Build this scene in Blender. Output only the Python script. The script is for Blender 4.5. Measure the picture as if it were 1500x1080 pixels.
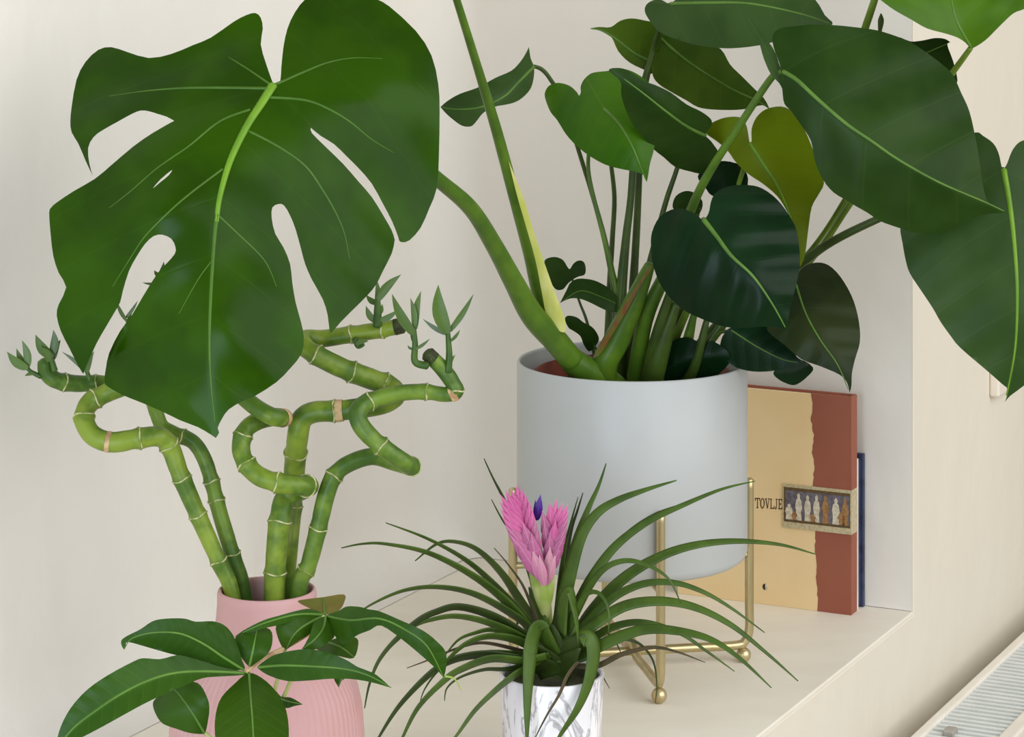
import bpy, math, random
import numpy as np
from mathutils import Vector, Matrix
from mathutils.geometry import delaunay_2d_cdt

random.seed(7)
scene = bpy.context.scene
for o in list(bpy.data.objects):
    bpy.data.objects.remove(o)
COL = scene.collection

# ------------------------------------------------------------------ camera
F = 4000.0            # focal length in pixels of the 1500 px wide frame
HZ = -200.0           # pixel row of the horizon (level camera, lens shifted down)
CAMZ = 0.805          # camera height over the sill
cam_data = bpy.data.cameras.new('camera')
cam = bpy.data.objects.new('camera', cam_data)
COL.objects.link(cam)
cam.location = (0, 0, CAMZ)
cam.rotation_euler = (math.pi / 2, 0, 0)
cam_data.sensor_width = 36.0
cam_data.lens = F / 1500 * 36
cam_data.shift_y = -(540 - HZ) / 1500
cam_data.clip_start = 0.05
scene.camera = cam


def srgb(r, g, b):
    f = lambda c: (c / 255 / 12.92) if c / 255 <= 0.04045 else ((c / 255 + 0.055) / 1.055) ** 2.4
    return (f(r), f(g), f(b), 1.0)


# ------------------------------------------------------------------ world, lights, exposure
world = bpy.data.worlds.new('world')
scene.world = world
world.use_nodes = True
bg = world.node_tree.nodes['Background']
bg.inputs['Color'].default_value = (1.0, 0.955, 0.885, 1)
bg.inputs['Strength'].default_value = 0.50


def area(name, loc, target, sx, sy, power, col):
    l = bpy.data.lights.new(name, 'AREA')
    l.shape = 'RECTANGLE'
    l.size = sx
    l.size_y = sy
    l.energy = power
    l.color = col
    o = bpy.data.objects.new(name, l)
    COL.objects.link(o)
    o.location = loc
    o.rotation_euler = (Vector(target) - Vector(loc)).to_track_quat('-Z', 'Y').to_euler()
    return o


area('window_light', (-0.56, 1.05, 0.22), (-0.2, 2.6, 0.12), 0.5, 1.0, 13.0, (0.66, 0.82, 1.0))
area('room_light', (2.1, 0.5, 1.6), (-0.1, 2.7, 0.2), 4.0, 2.8, 106.0, (0.96, 0.98, 1.0))

scene.view_settings.view_transform = 'Standard'
scene.view_settings.look = 'None'
scene.view_settings.exposure = 0.0
scene.view_settings.gamma = 1.0
scene.view_settings.use_curve_mapping = False


# ------------------------------------------------------------------ materials
def new_mat(name):
    m = bpy.data.materials.new(name)
    m.use_nodes = True
    nt = m.node_tree
    return m, nt, nt.nodes, nt.links, nt.nodes['Principled BSDF']


def mth(nt, op, a, b=None, clamp=False):
    n = nt.nodes.new('ShaderNodeMath')
    n.operation = op
    n.use_clamp = clamp
    for i, v in enumerate((a, b)):
        if v is None:
            continue
        if isinstance(v, (int, float)):
            n.inputs[i].default_value = v
        else:
            nt.links.new(v, n.inputs[i])
    return n.outputs[0]


def mixc(nt, fac, a, b):
    n = nt.nodes.new('ShaderNodeMix')
    n.data_type = 'RGBA'
    for idx, v in ((0, fac), (6, a), (7, b)):
        if isinstance(v, (int, float, tuple)):
            n.inputs[idx].default_value = v
        else:
            nt.links.new(v, n.inputs[idx])
    return n.outputs[2]


def noise(nt, scale, detail=3, rough=0.5, vec=None, dist=0.0):
    n = nt.nodes.new('ShaderNodeTexNoise')
    n.inputs['Scale'].default_value = scale
    n.inputs['Detail'].default_value = detail
    n.inputs['Roughness'].default_value = rough
    n.inputs['Distortion'].default_value = dist
    if vec is not None:
        nt.links.new(vec, n.inputs['Vector'])
    return n.outputs['Fac']


def ramp(nt, fac, lo, hi):
    n = nt.nodes.new('ShaderNodeMapRange')
    n.interpolation_type = 'SMOOTHSTEP'
    n.inputs['From Min'].default_value = lo
    n.inputs['From Max'].default_value = hi
    nt.links.new(fac, n.inputs['Value'])
    return n.outputs['Result']


def geo_pos(nt, scale=(1, 1, 1)):
    g = nt.nodes.new('ShaderNodeNewGeometry')
    mp = nt.nodes.new('ShaderNodeMapping')
    mp.inputs['Scale'].default_value = scale
    nt.links.new(g.outputs['Position'], mp.inputs['Vector'])
    return mp.outputs['Vector']


def bump(nt, height, strength, dist, bsdf):
    b = nt.nodes.new('ShaderNodeBump')
    b.inputs['Strength'].default_value = strength
    b.inputs['Distance'].default_value = dist
    nt.links.new(height, b.inputs['Height'])
    nt.links.new(b.outputs['Normal'], bsdf.inputs['Normal'])


def simple_mat(name, c1, c2=None, scale=20, rough=0.5, metal=0.0, stretch=(1, 1, 1), bmp=0.0, bdist=0.001, detail=3):
    m, nt, N, Lk, b = new_mat(name)
    c2 = c2 or c1
    f = noise(nt, scale, detail, 0.55, geo_pos(nt, stretch))
    Lk.new(mixc(nt, ramp(nt, f, 0.35, 0.65), srgb(*c1), srgb(*c2)), b.inputs['Base Color'])
    b.inputs['Roughness'].default_value = rough
    b.inputs['Metallic'].default_value = metal
    b.inputs['Specular IOR Level'].default_value = 0.28
    if bmp:
        bump(nt, f, bmp, bdist, b)
    return m


def plaster(name, c1, c2):
    m, nt, N, Lk, b = new_mat(name)
    big = noise(nt, 2.6, 3, 0.5, geo_pos(nt, (1, 1, 0.6)))
    fine = noise(nt, 70, 4, 0.6, geo_pos(nt))
    Lk.new(mixc(nt, ramp(nt, big, 0.3, 0.7), srgb(*c1), srgb(*c2)), b.inputs['Base Color'])
    b.inputs['Roughness'].default_value = 0.75
    mid = noise(nt, 11, 3, 0.5, geo_pos(nt, (1, 1, 0.7)))
    h = mth(nt, 'ADD', mth(nt, 'MULTIPLY', fine, 0.06), mid)
    bump(nt, h, 0.38, 0.010, b)
    return m


def leaf_mat(name, c1, c2, vein, nv=7.0, slope=0.55, vs=0.35, rough=0.32, back=None, trans=0.12, midw=0.012, spec=0.5):
    """leaf blade: UV.x runs along the midrib, UV.y across it; veins are drawn from both."""
    m, nt, N, Lk, b = new_mat(name)
    uv = nt.nodes.new('ShaderNodeUVMap')
    sep = nt.nodes.new('ShaderNodeSeparateXYZ')
    Lk.new(uv.outputs[0], sep.inputs[0])
    s, w = sep.outputs[0], mth(nt, 'ABSOLUTE', sep.outputs[1])
    ph = mth(nt, 'MULTIPLY', mth(nt, 'ADD', mth(nt, 'SUBTRACT', s, mth(nt, 'MULTIPLY', w, slope)),
                                 mth(nt, 'MULTIPLY', mth(nt, 'MULTIPLY', w, w), -0.35)), nv)
    fr = mth(nt, 'ABSOLUTE', mth(nt, 'SUBTRACT', mth(nt, 'FRACT', ph), 0.5))
    vm = ramp(nt, fr, 0.455, 0.5)
    mid = ramp(nt, mth(nt, 'MULTIPLY', w, -1.0), -midw, -midw * 0.35)
    big = noise(nt, 14, 3, 0.5, geo_pos(nt))
    fine = noise(nt, 160, 3, 0.6, geo_pos(nt))
    base = mixc(nt, ramp(nt, big, 0.35, 0.65), srgb(*c1), srgb(*c2))
    base = mixc(nt, mth(nt, 'MULTIPLY', vm, vs), base, srgb(*vein))
    base = mixc(nt, mth(nt, 'MULTIPLY', mid, min(1, vs * 2)), base, srgb(*vein))
    if back:
        g = nt.nodes.new('ShaderNodeNewGeometry')
        base = mixc(nt, g.outputs['Backfacing'], base, srgb(*back))
    Lk.new(base, b.inputs['Base Color'])
    b.inputs['Roughness'].default_value = rough
    b.inputs['Specular IOR Level'].default_value = spec
    h = mth(nt, 'ADD', mth(nt, 'MULTIPLY', vm, -0.5), mth(nt, 'MULTIPLY', fine, 0.25))
    bump(nt, h, 0.12, 0.0012, b)
    tr = nt.nodes.new('ShaderNodeBsdfTranslucent')
    Lk.new(base, tr.inputs['Color'])
    mx = nt.nodes.new('ShaderNodeMixShader')
    mx.inputs[0].default_value = trans
    Lk.new(b.outputs[0], mx.inputs[1])
    Lk.new(tr.outputs[0], mx.inputs[2])
    Lk.new(mx.outputs[0], nt.nodes['Material Output'].inputs['Surface'])
    return m


M = {}
M['wall'] = plaster('cream_plaster', (226, 219, 204), (222, 214, 198))
M['niche'] = plaster('white_plaster', (228, 224, 216), (223, 218, 209))
M['sill'] = simple_mat('painted_sill', (236, 230, 216), (231, 224, 209), 7, 0.5, stretch=(1, 2, 1), bmp=0.15, bdist=0.004, detail=4)
M['floor'] = simple_mat('oak_floor', (176, 164, 146), (160, 148, 130), 6, 0.5, stretch=(1, 8, 1))
M['radiator'] = simple_mat('radiator_enamel', (236, 230, 218), (230, 223, 210), 20, 0.35)
M['slat'] = simple_mat('radiator_grille_enamel', (226, 228, 224), (216, 220, 216), 30, 0.35)
M['gap_shade'] = simple_mat('convector_shade_grey', (74, 78, 80), (58, 60, 62), 30, 0.6)  # shade between the grille slats, put into the core's dark colour
M['clip'] = simple_mat('grey_steel_clip', (170, 165, 155), (150, 146, 138), 30, 0.4)
M['white_pot'] = simple_mat('white_pot_enamel', (182, 185, 184), (179, 182, 181), 10, 0.38)
M['terracotta'] = simple_mat('terracotta_plastic', (132, 58, 38), (112, 46, 30), 30, 0.6)
M['soil'] = simple_mat('dark_soil', (52, 36, 26), (24, 16, 12), 160, 0.95, bmp=1.0, bdist=0.004)
M['brass'] = simple_mat('brushed_brass', (200, 186, 144), (188, 172, 128), 60, 0.34, 0.85, stretch=(1, 1, 0.2))
M['pink'] = simple_mat('pink_stoneware', (196, 156, 156), (192, 148, 146), 14, 0.62, bmp=0.1)
M['stalk'] = simple_mat('bamboo_green', (106, 132, 44), (60, 90, 28), 34, 0.4)
M['stalk2'] = simple_mat('bamboo_yellow_green', (124, 144, 48), (70, 100, 28), 34, 0.4)
M['node'] = simple_mat('pale_bamboo_node', (200, 194, 150), (112, 130, 54), 150, 0.6)
M['scar'] = simple_mat('tan_husk', (200, 172, 128), (160, 125, 90), 90, 0.8)
M['cut'] = simple_mat('dark_cut_end', (62, 68, 34), (40, 42, 24), 100, 0.7)
M['shoot'] = simple_mat('shoot_green', (66, 96, 30), (48, 78, 26), 60, 0.4)
M['strap'] = simple_mat('strap_leaf_green', (68, 93, 27), (52, 75, 19), 30, 0.45)
M['strap_dark'] = simple_mat('strap_leaf_dark_green', (50, 68, 22), (40, 54, 18), 30, 0.45)
M['strap_dry'] = simple_mat('strap_leaf_dry_brown', (84, 72, 48), (64, 60, 38), 40, 0.6)
M['pale_green'] = simple_mat('pale_green_stem', (140, 160, 70), (170, 175, 110), 60, 0.45)
M['petiole'] = simple_mat('petiole_green', (84, 116, 30), (66, 98, 26), 30, 0.35)
M['petiole_dark'] = simple_mat('petiole_dark_green', (62, 84, 26), (48, 68, 22), 30, 0.4)
M['petiole_light'] = simple_mat('petiole_light_green', (112, 140, 44), (92, 122, 36), 30, 0.4)
M['sheath'] = simple_mat('cream_sheath', (206, 206, 130), (182, 188, 92), 14, 0.5, stretch=(3, 3, 1))
M['red_sheath'] = simple_mat('russet_sheath', (110, 62, 28), (92, 96, 30), 40, 0.5, stretch=(4, 4, 1))
M['vein'] = simple_mat('leaf_vein_green', (66, 104, 24), (58, 94, 20), 40, 0.4)
M['rib'] = simple_mat('leaf_midrib_lime', (108, 150, 34), (94, 136, 32), 40, 0.38)
M['rib_dark'] = simple_mat('leaf_midrib_mid_green', (88, 124, 48), (76, 110, 42), 40, 0.4)
M['tan'] = simple_mat('tan_book_cloth', (234, 208, 162), (230, 202, 152), 8, 0.6)
M['maroon'] = simple_mat('maroon_book_cloth', (150, 88, 68), (142, 80, 62), 10, 0.6)
M['navy'] = simple_mat('navy_book_cloth', (62, 68, 96), (46, 50, 72), 60, 0.55)
M['paper'] = simple_mat('book_paper', (226, 222, 214), (208, 204, 196), 200, 0.8, stretch=(1, 1, 0.1))
M['ink'] = simple_mat('dark_brown_ink', (70, 48, 32), (60, 40, 28), 50, 0.7)
M['switch'] = simple_mat('switch_plastic', (232, 222, 208), (228, 218, 204), 10, 0.35)
M['trunk'] = simple_mat('young_trunk', (110, 120, 60), (92, 90, 50), 60, 0.6)
M['planter'] = simple_mat('grey_planter', (176, 172, 166), (164, 160, 154), 20, 0.6)

# leaves of the big plant
M['mA'] = leaf_mat('split_leaf_green', (42, 76, 0), (32, 62, 0), (66, 106, 26), 6, 0.5, 0.05, 0.28, spec=0.10)
M['mBright'] = leaf_mat('fresh_leaf_green', (66, 112, 6), (50, 96, 4), (98, 146, 34), 5, 0.5, 0.12, 0.36, trans=0.2, spec=0.16)
M['mLime'] = leaf_mat('lime_leaf', (116, 138, 8), (92, 114, 4), (140, 152, 40), 5, 0.5, 0.14, 0.42, trans=0.3, spec=0.15)
M['mMid'] = leaf_mat('mid_green_leaf', (72, 112, 14), (58, 96, 10), (88, 120, 42), 5, 0.5, 0.1, 0.38, spec=0.16)
M['mOlive'] = leaf_mat('olive_leaf_underside', (80, 108, 24), (60, 90, 14), (110, 128, 56), 5, 0.5, 0.14, 0.45, trans=0.28, spec=0.14)
M['mDark'] = leaf_mat('dark_leaf', (42, 68, 20), (31, 56, 12), (70, 98, 40), 5, 0.5, 0.08, 0.36, spec=0.11)
M['mDeep'] = leaf_mat('deep_green_leaf', (16, 46, 20), (10, 36, 14), (40, 72, 32), 5, 0.5, 0.08, 0.32, spec=0.13)
M['mGrey'] = leaf_mat('grey_green_leaf', (56, 82, 36), (44, 70, 27), (86, 110, 60), 5, 0.5, 0.08, 0.42, spec=0.15)
M['mKhaki'] = leaf_mat('khaki_dark_leaf', (46, 56, 26), (28, 42, 16), (72, 80, 46), 5, 0.5, 0.1, 0.42, spec=0.15)
# money tree
M['pA'] = leaf_mat('money_tree_green', (50, 84, 14), (38, 70, 9), (92, 132, 52), 13, 0.55, 0.12, 0.42, spec=0.16)
M['pB'] = leaf_mat('money_tree_fresh_green', (52, 84, 5), (42, 72, 4), (110, 150, 54), 11, 0.55, 0.14, 0.42, trans=0.2, spec=0.16)
M['pC'] = leaf_mat('money_tree_bronze', (106, 110, 44), (116, 88, 50), (130, 130, 70), 11, 0.55, 0.2, 0.5, spec=0.16)
M['shootleaf'] = leaf_mat('bamboo_shoot_leaf', (80, 110, 30), (58, 84, 20), (100, 126, 46), 3, 0.2, 0.1, 0.4)
M['bract'] = leaf_mat('pink_bract', (216, 106, 164), (202, 86, 150), (232, 160, 196), 4, 0.3, 0.25, 0.5, trans=0.25)
M['bract2'] = leaf_mat('mauve_bract', (192, 104, 150), (172, 88, 132), (226, 160, 190), 4, 0.3, 0.3, 0.5, trans=0.2)
M['bract3'] = leaf_mat('pale_pink_bract', (206, 126, 166), (206, 140, 164), (206, 190, 150), 4, 0.3, 0.3, 0.5, trans=0.2)
M['petal'] = leaf_mat('violet_petal', (84, 30, 150), (62, 20, 120), (110, 60, 180), 4, 0.3, 0.2, 0.5)


def marble_mat():
    m, nt, N, Lk, b = new_mat('white_marble_print')
    v = geo_pos(nt, (9, 9, 2.6))
    n1 = noise(nt, 3.2, 5, 0.6, v, 1.6)
    v1 = mth(nt, 'ABSOLUTE', mth(nt, 'SUBTRACT', n1, 0.5))
    line = ramp(nt, mth(nt, 'MULTIPLY', v1, -1.0), -0.035, 0.0)
    n2 = noise(nt, 1.4, 3, 0.5, v, 0.5)
    cloud = ramp(nt, n2, 0.5, 0.72)
    c = mixc(nt, mth(nt, 'MULTIPLY', cloud, 0.6), srgb(240, 238, 240), srgb(176, 176, 184))
    c = mixc(nt, mth(nt, 'MULTIPLY', line, 0.6), c, srgb(110, 110, 120))
    Lk.new(c, b.inputs['Base Color'])
    b.inputs['Roughness'].default_value = 0.25
    return m


M['marble'] = marble_mat()

# ------------------------------------------------------------------ helpers
WLOC = {}


def W(px, py, d):
    """a pixel of the 1500x1080 frame and a distance in metres -> point in the room"""
    return Vector(((px - 750) / F * d, d, CAMZ - (py - HZ) / F * d))


def ground(px, py):
    return CAMZ * F / (py - HZ)


def tag(o, label=None, cat=None, group=None, kind=None):
    if label:
        o['label'] = label
    if cat:
        o['category'] = cat
    if group:
        o['group'] = group
    if kind:
        o['kind'] = kind
    return o


def thing(name, loc, label, cat, group=None):
    o = bpy.data.objects.new(name, None)
    COL.objects.link(o)
    o.location = loc
    o.empty_display_size = 0.02
    WLOC[o] = Vector(loc)
    return tag(o, label, cat, group)


def attach(o, loc, parent):
    COL.objects.link(o)
    o.location = loc
    WLOC[o] = Vector(loc)
    if parent is not None:
        o.parent = parent
        o.matrix_parent_inverse = Matrix.Translation(-WLOC[parent])
    return o


def mesh_obj(name, verts, faces, mat, parent=None, smooth=True, uvs=None, mats=None, origin=None):
    V = np.array([tuple(v) for v in verts], dtype=float)
    c = (V.min(0) + V.max(0)) / 2 if origin is None else np.array(origin)
    me = bpy.data.meshes.new(name)
    me.from_pydata([tuple(v) for v in (V - c)], [], [tuple(int(i) for i in f) for f in faces])
    if smooth:
        me.polygons.foreach_set('use_smooth', [True] * len(me.polygons))
    me.materials.append(M[mat])
    if uvs is not None:
        ul = me.uv_layers.new(name='UVMap')
        idx = np.empty(len(me.loops), dtype=np.int32)
        me.loops.foreach_get('vertex_index', idx)
        ul.data.foreach_set('uv', np.asarray(uvs, dtype=np.float32)[idx].ravel())
    me.update()
    o = bpy.data.objects.new(name, me)
    attach(o, Vector(c), parent)
    return o


def spline(pts, n=6, closed=False):
    """Catmull-Rom through points; a repeated point stays a sharp corner"""
    P = np.array([tuple(p) for p in pts], dtype=float)
    k = len(P)
    out = []
    rng = range(k) if closed else range(k - 1)
    for i in rng:
        if closed:
            p0, p1, p2, p3 = P[(i - 1) % k], P[i], P[(i + 1) % k], P[(i + 2) % k]
        else:
            p0, p1, p2, p3 = P[max(i - 1, 0)], P[i], P[i + 1], P[min(i + 2, k - 1)]
        if np.allclose(p1, p2):
            continue
        for j in range(n):
            t = j / n
            out.append(0.5 * ((2 * p1) + (-p0 + p2) * t + (2 * p0 - 5 * p1 + 4 * p2 - p3) * t * t
                              + (-p0 + 3 * p1 - 3 * p2 + p3) * t ** 3))
    if not closed:
        out.append(P[-1])
    return np.array(out)


def tube_data(path, radii, sides=10, cap=True):
    path = [Vector(p) for p in path]
    n = len(path)
    if isinstance(radii, (int, float)):
        radii = [radii] * n
    T = []
    for i in range(n):
        t = path[min(i + 1, n - 1)] - path[max(i - 1, 0)]
        T.append(t.normalized() if t.length > 1e-9 else Vector((0, 0, 1)))
    ref = Vector((0, 1, 0)) if abs(T[0].y) < 0.9 else Vector((1, 0, 0))
    nrm = T[0].cross(ref).normalized()
    V, Fc = [], []
    for i in range(n):
        nrm = (nrm - T[i] * nrm.dot(T[i]))
        nrm = nrm.normalized() if nrm.length > 1e-9 else T[i].orthogonal().normalized()
        bn = T[i].cross(nrm)
        for j in range(sides):
            a = 2 * math.pi * j / sides
            V.append(path[i] + (nrm * math.cos(a) + bn * math.sin(a)) * radii[i])
    for i in range(n - 1):
        for j in range(sides):
            k = (j + 1) % sides
            Fc.append((i * sides + j, i * sides + k, (i + 1) * sides + k, (i + 1) * sides + j))
    if cap:
        for e, sgn in ((0, -1), (n - 1, 1)):
            base = e * sides
            ring = []
            r = radii[e]
            b2 = len(V)
            for j in range(sides):
                V.append(path[e] + (V[base + j] - path[e]) * 0.6 + T[e] * (sgn * r * 0.35))
            V.append(path[e] + T[e] * (sgn * r * 0.5))
            for j in range(sides):
                k = (j + 1) % sides
                q = (base + j, base + k, b2 + k, b2 + j)
                t3 = (b2 + j, b2 + k, b2 + sides)
                Fc.append(q if sgn > 0 else q[::-1])
                Fc.append(t3 if sgn > 0 else t3[::-1])
    return V, Fc


def tube(name, path, radii, mat, parent=None, sides=10, n=6):
    P = spline([tuple(p) for p in path], n)
    if not isinstance(radii, (int, float)):
        R = spline([(r, 0) for r in radii], n)[:, 0] if len(radii) == len(path) else np.interp(
            np.linspace(0, 1, len(P)), np.linspace(0, 1, len(radii)), radii)
        if len(R) != len(P):
            R = np.interp(np.linspace(0, 1, len(P)), np.linspace(0, 1, len(radii)), radii)
        R = [max(float(r), 1e-5) for r in R]
    else:
        R = radii
    V, Fc = tube_data(P, R, sides)
    return mesh_obj(name, V, Fc, mat, parent)


def lathe(name, prof, loc, mat, parent=None, seg=64, rib=0, ribamp=0.0, ribz=None, smooth=True):
    V, Fc = [], []
    for (r, z) in prof:
        for j in range(seg):
            a = 2 * math.pi * j / seg
            rr = r
            if rib and ribz and ribz[0] < z < ribz[1] and r > 0.04:
                rr = r + ribamp * (0.5 + 0.5 * math.cos(a * rib)) * min(1, (ribz[1] - z) / 0.02)
            V.append((loc[0] + rr * math.cos(a), loc[1] + rr * math.sin(a), loc[2] + z))
    for i in range(len(prof) - 1):
        for j in range(seg):
            k = (j + 1) % seg
            Fc.append((i * seg + j, i * seg + k, (i + 1) * seg + k, (i + 1) * seg + j))
    for e, flip in ((0, True), (len(prof) - 1, False)):
        if prof[e][0] > 1e-4:
            ring = [e * seg + j for j in range(seg)]
            Fc.append(tuple(ring[::-1] if flip else ring))
    return mesh_obj(name, V, Fc, mat, parent, smooth)


def sphere(name, c, r, mat, parent=None, seg=16):
    prof = [(max(1e-5, r * math.sin(math.pi * i / 10)), -r * math.cos(math.pi * i / 10)) for i in range(11)]
    return lathe(name, prof, c, mat, parent, seg)


def pip(P, poly):
    x, y = P[:, 0], P[:, 1]
    ins = np.zeros(len(P), bool)
    n = len(poly)
    for i in range(n):
        x1, y1 = poly[i]
        x2, y2 = poly[(i + 1) % n]
        c = (y1 > y) != (y2 > y)
        if c.any():
            xi = (x2 - x1) * (y - y1) / (y2 - y1 + 1e-12) + x1
            ins ^= c & (x < xi)
    return ins


def triangulate(outline, holes, grid):
    loops = [outline] + list(holes)
    lo, hi = outline.min(0), outline.max(0)
    gx = np.arange(lo[0], hi[0], grid)
    gy = np.arange(lo[1], hi[1], grid * 0.866)
    G = np.array([(x + (grid / 2 if j % 2 else 0), y) for j, y in enumerate(gy) for x in gx]).reshape(-1, 2)
    if len(G):
        keep = pip(G, outline)
        for h in holes:
            keep &= ~pip(G, h)
        G = G[keep]
    B = np.vstack(loops)
    if len(G):
        dm = np.sqrt(((G[:, None, :] - B[None]) ** 2).sum(2)).min(1)
        G = G[dm > grid * 0.45]
    pts = [Vector(p) for p in B] + [Vector(p) for p in G]
    edges, k = [], 0
    for l in loops:
        n = len(l)
        edges += [(k + i, k + (i + 1) % n) for i in range(n)]
        k += n
    v, e, f, *_ = delaunay_2d_cdt(pts, edges, [], 0, 1e-5)
    v = np.array([tuple(p) for p in v])
    f = np.array([t for t in f if len(t) == 3])
    c = v[f].mean(1)
    keep = pip(c, outline)
    for h in holes:
        keep &= ~pip(c, h)
    f = f[keep]
    used = np.unique(f)
    rem = -np.ones(len(v), int)
    rem[used] = np.arange(len(used))
    return v[used], rem[f]


def crop(ox, oy, s):
    return lambda pts: [(ox + x * s, oy + y * s) for x, y in pts]


def smooth_step(x):
    x = np.clip(x, 0, 1)
    return x * x * (3 - 2 * x)


class Leaf:
    """a blade: outline and midrib as seen, its own distance at base and tip, folded, arched and curled in depth"""

    def __init__(s, parent, outline, mid, db, dt, mat, arch=0.0, fold=0.25, tilt=0.0, curl=0.0, quilt=0.0004, nv=5, slope=0.5,
                 grid=7, holes=(), sub=3, thick=0.0008, name='leaf', label=None, wave=0.0, extra=None):
        s.db, s.dt, s.arch, s.fold, s.tilt, s.curl, s.quilt, s.nv, s.slope, s.wave = db, dt, arch, fold, tilt, curl, quilt, nv, slope, wave
        s.extra = extra
        mid = np.array(mid, float)
        s.B, s.T = mid[0], mid[-1]
        s.L = np.linalg.norm(s.T - s.B)
        s.e = (s.T - s.B) / s.L
        s.p = np.array((-s.e[1], s.e[0]))
        ms = spline(mid, 8)
        s.ms = (ms - s.B) @ s.e
        s.mv = (ms - s.B) @ s.p
        order = np.argsort(s.ms)
        s.ms, s.mv = s.ms[order], s.mv[order]
        ol = spline(outline, sub, True)
        hl = [spline(h, 2, True) for h in holes]
        v, f = triangulate(ol, hl, grid)
        # faces toward the camera
        a, b, c = v[f[:, 0]], v[f[:, 1]], v[f[:, 2]]
        cr = (b[:, 0] - a[:, 0]) * (c[:, 1] - a[:, 1]) - (b[:, 1] - a[:, 1]) * (c[:, 0] - a[:, 0])
        f[cr > 0] = f[cr > 0][:, ::-1]
        d, ss, ww = s.depth(v, True)
        V = np.stack(((v[:, 0] - 750) / F * d, d, CAMZ - (v[:, 1] - HZ) / F * d), 1)
        uv = np.stack((ss / s.L, ww / s.L), 1)
        d2 = d + thick
        V2 = np.stack(((v[:, 0] - 750) / F * d2, d2, CAMZ - (v[:, 1] - HZ) / F * d2), 1)
        nv_ = len(v)
        cnt = {}
        for tri in f:
            for q in range(3):
                ed = (int(tri[q]), int(tri[(q + 1) % 3]))
                key = (min(ed), max(ed))
                cnt[key] = None if key in cnt else ed
        rim = [ed for ed in cnt.values() if ed]
        allv, allf, alluv = [V, V2], [tuple(t) for t in f] + [tuple(t[::-1] + nv_) for t in f], [uv, uv]
        base = 2 * nv_
        idx = sorted({x for ed in rim for x in ed})
        mp_ = {x: k for k, x in enumerate(idx)}
        m_ = len(idx)
        allv += [V[idx], V2[idx]]
        alluv += [uv[idx], uv[idx]]
        for (x, y) in rim:
            allf.append((base + mp_[y], base + mp_[x], base + m_ + mp_[x], base + m_ + mp_[y]))
        s.o = mesh_obj(name, np.vstack(allv), allf, mat, parent, True, np.vstack(alluv))
        if label:
            s.o['label'] = label

    def depth(s, P, full=False):
        P = np.atleast_2d(np.array(P, float))
        q = P - s.B
        ss = q @ s.e
        w = q @ s.p - np.interp(ss, s.ms, s.mv)
        t = np.clip(ss / s.L, -0.5, 1.15)
        m = F / s.db
        d = s.db + (s.dt - s.db) * t + s.arch * 4 * t * (1 - t)
        aw = np.sqrt(w * w + 36) - 6
        d = d + s.fold * aw / m + s.tilt * w / m + s.curl * (w / s.L) ** 2
        phi = s.nv * (ss / s.L - s.slope * np.abs(w) / s.L - 0.35 * (w / s.L) ** 2)
        d = d - s.quilt * np.cos(2 * np.pi * (phi - 0.0)) * -1 * smooth_step(np.abs(w) / (0.12 * s.L))
        if s.wave:
            d = d + s.wave * np.sin(ss / s.L * 9 + np.sign(w) * 1.3) * smooth_step(np.abs(w) / (0.4 * s.L))
        if s.extra:
            d = d + s.extra(P[:, 0], P[:, 1])
        return (d, ss, w) if full else d

    def at(s, px, py, back=0.0):
        return W(px, py, float(s.depth([(px, py)])[0]) + back)

    def vein(s, pts, r0, r1, mat='rib', name='midrib', lift=0.0002):
        P = spline(pts, 6)
        R = np.linspace(r0, r1, len(P)) / F * s.db
        d = s.depth(P) - lift + 0.45 * R
        path = [W(x, y, dd) for (x, y), dd in zip(P, d)]
        V, Fc = tube_data(path, list(R), 6)
        return mesh_obj(name, V, Fc, mat, s.o)


def box_frame(name, o, ax, ay, az, lo, hi, mat, parent=None, bevel=0.0, smooth=False):
    """box in a local frame (origin o, axes ax ay az)"""
    o, ax, ay, az = Vector(o), Vector(ax), Vector(ay), Vector(az)
    V = []
    for z in (lo[2], hi[2]):
        for (x, y) in ((lo[0], lo[1]), (hi[0], lo[1]), (hi[0], hi[1]), (lo[0], hi[1])):
            V.append(o + ax * x + ay * y + az * z)
    Fc = [(0, 3, 2, 1), (4, 5, 6, 7), (0, 1, 5, 4), (1, 2, 6, 5), (2, 3, 7, 6), (3, 0, 4, 7)]
    if ax.cross(ay).dot(az) < 0:
        Fc = [f[::-1] for f in Fc]
    ob = mesh_obj(name, V, Fc, mat, parent, smooth)
    if bevel:
        b = ob.modifiers.new('bevel', 'BEVEL')
        b.width = bevel
        b.segments = 3
    return ob


# ------------------------------------------------------------------ the room: wall with a deep niche
Uz = Vector((0, 0, 1))
U = Vector((0.4397, 0.8982, 0)).normalized()      # along the front wall, away from the viewer
Nn = Vector((0.8982, -0.4397, 0)).normalized()    # out of the wall into the room
CORNER = Vector((0.432, 2.938, 0))                # sill, front wall and reveal meet here
DEEP = 0.579
FLOORZ = -0.86
TOPZ = 1.75


def wallbox(name, lo, hi, mat, bevel=0.0):
    """lo/hi = (along U, into the wall, z)"""
    o = box_frame(name, CORNER, U, -Nn, Uz, lo, hi, mat, None, bevel)
    return tag(o, kind='structure')


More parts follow.
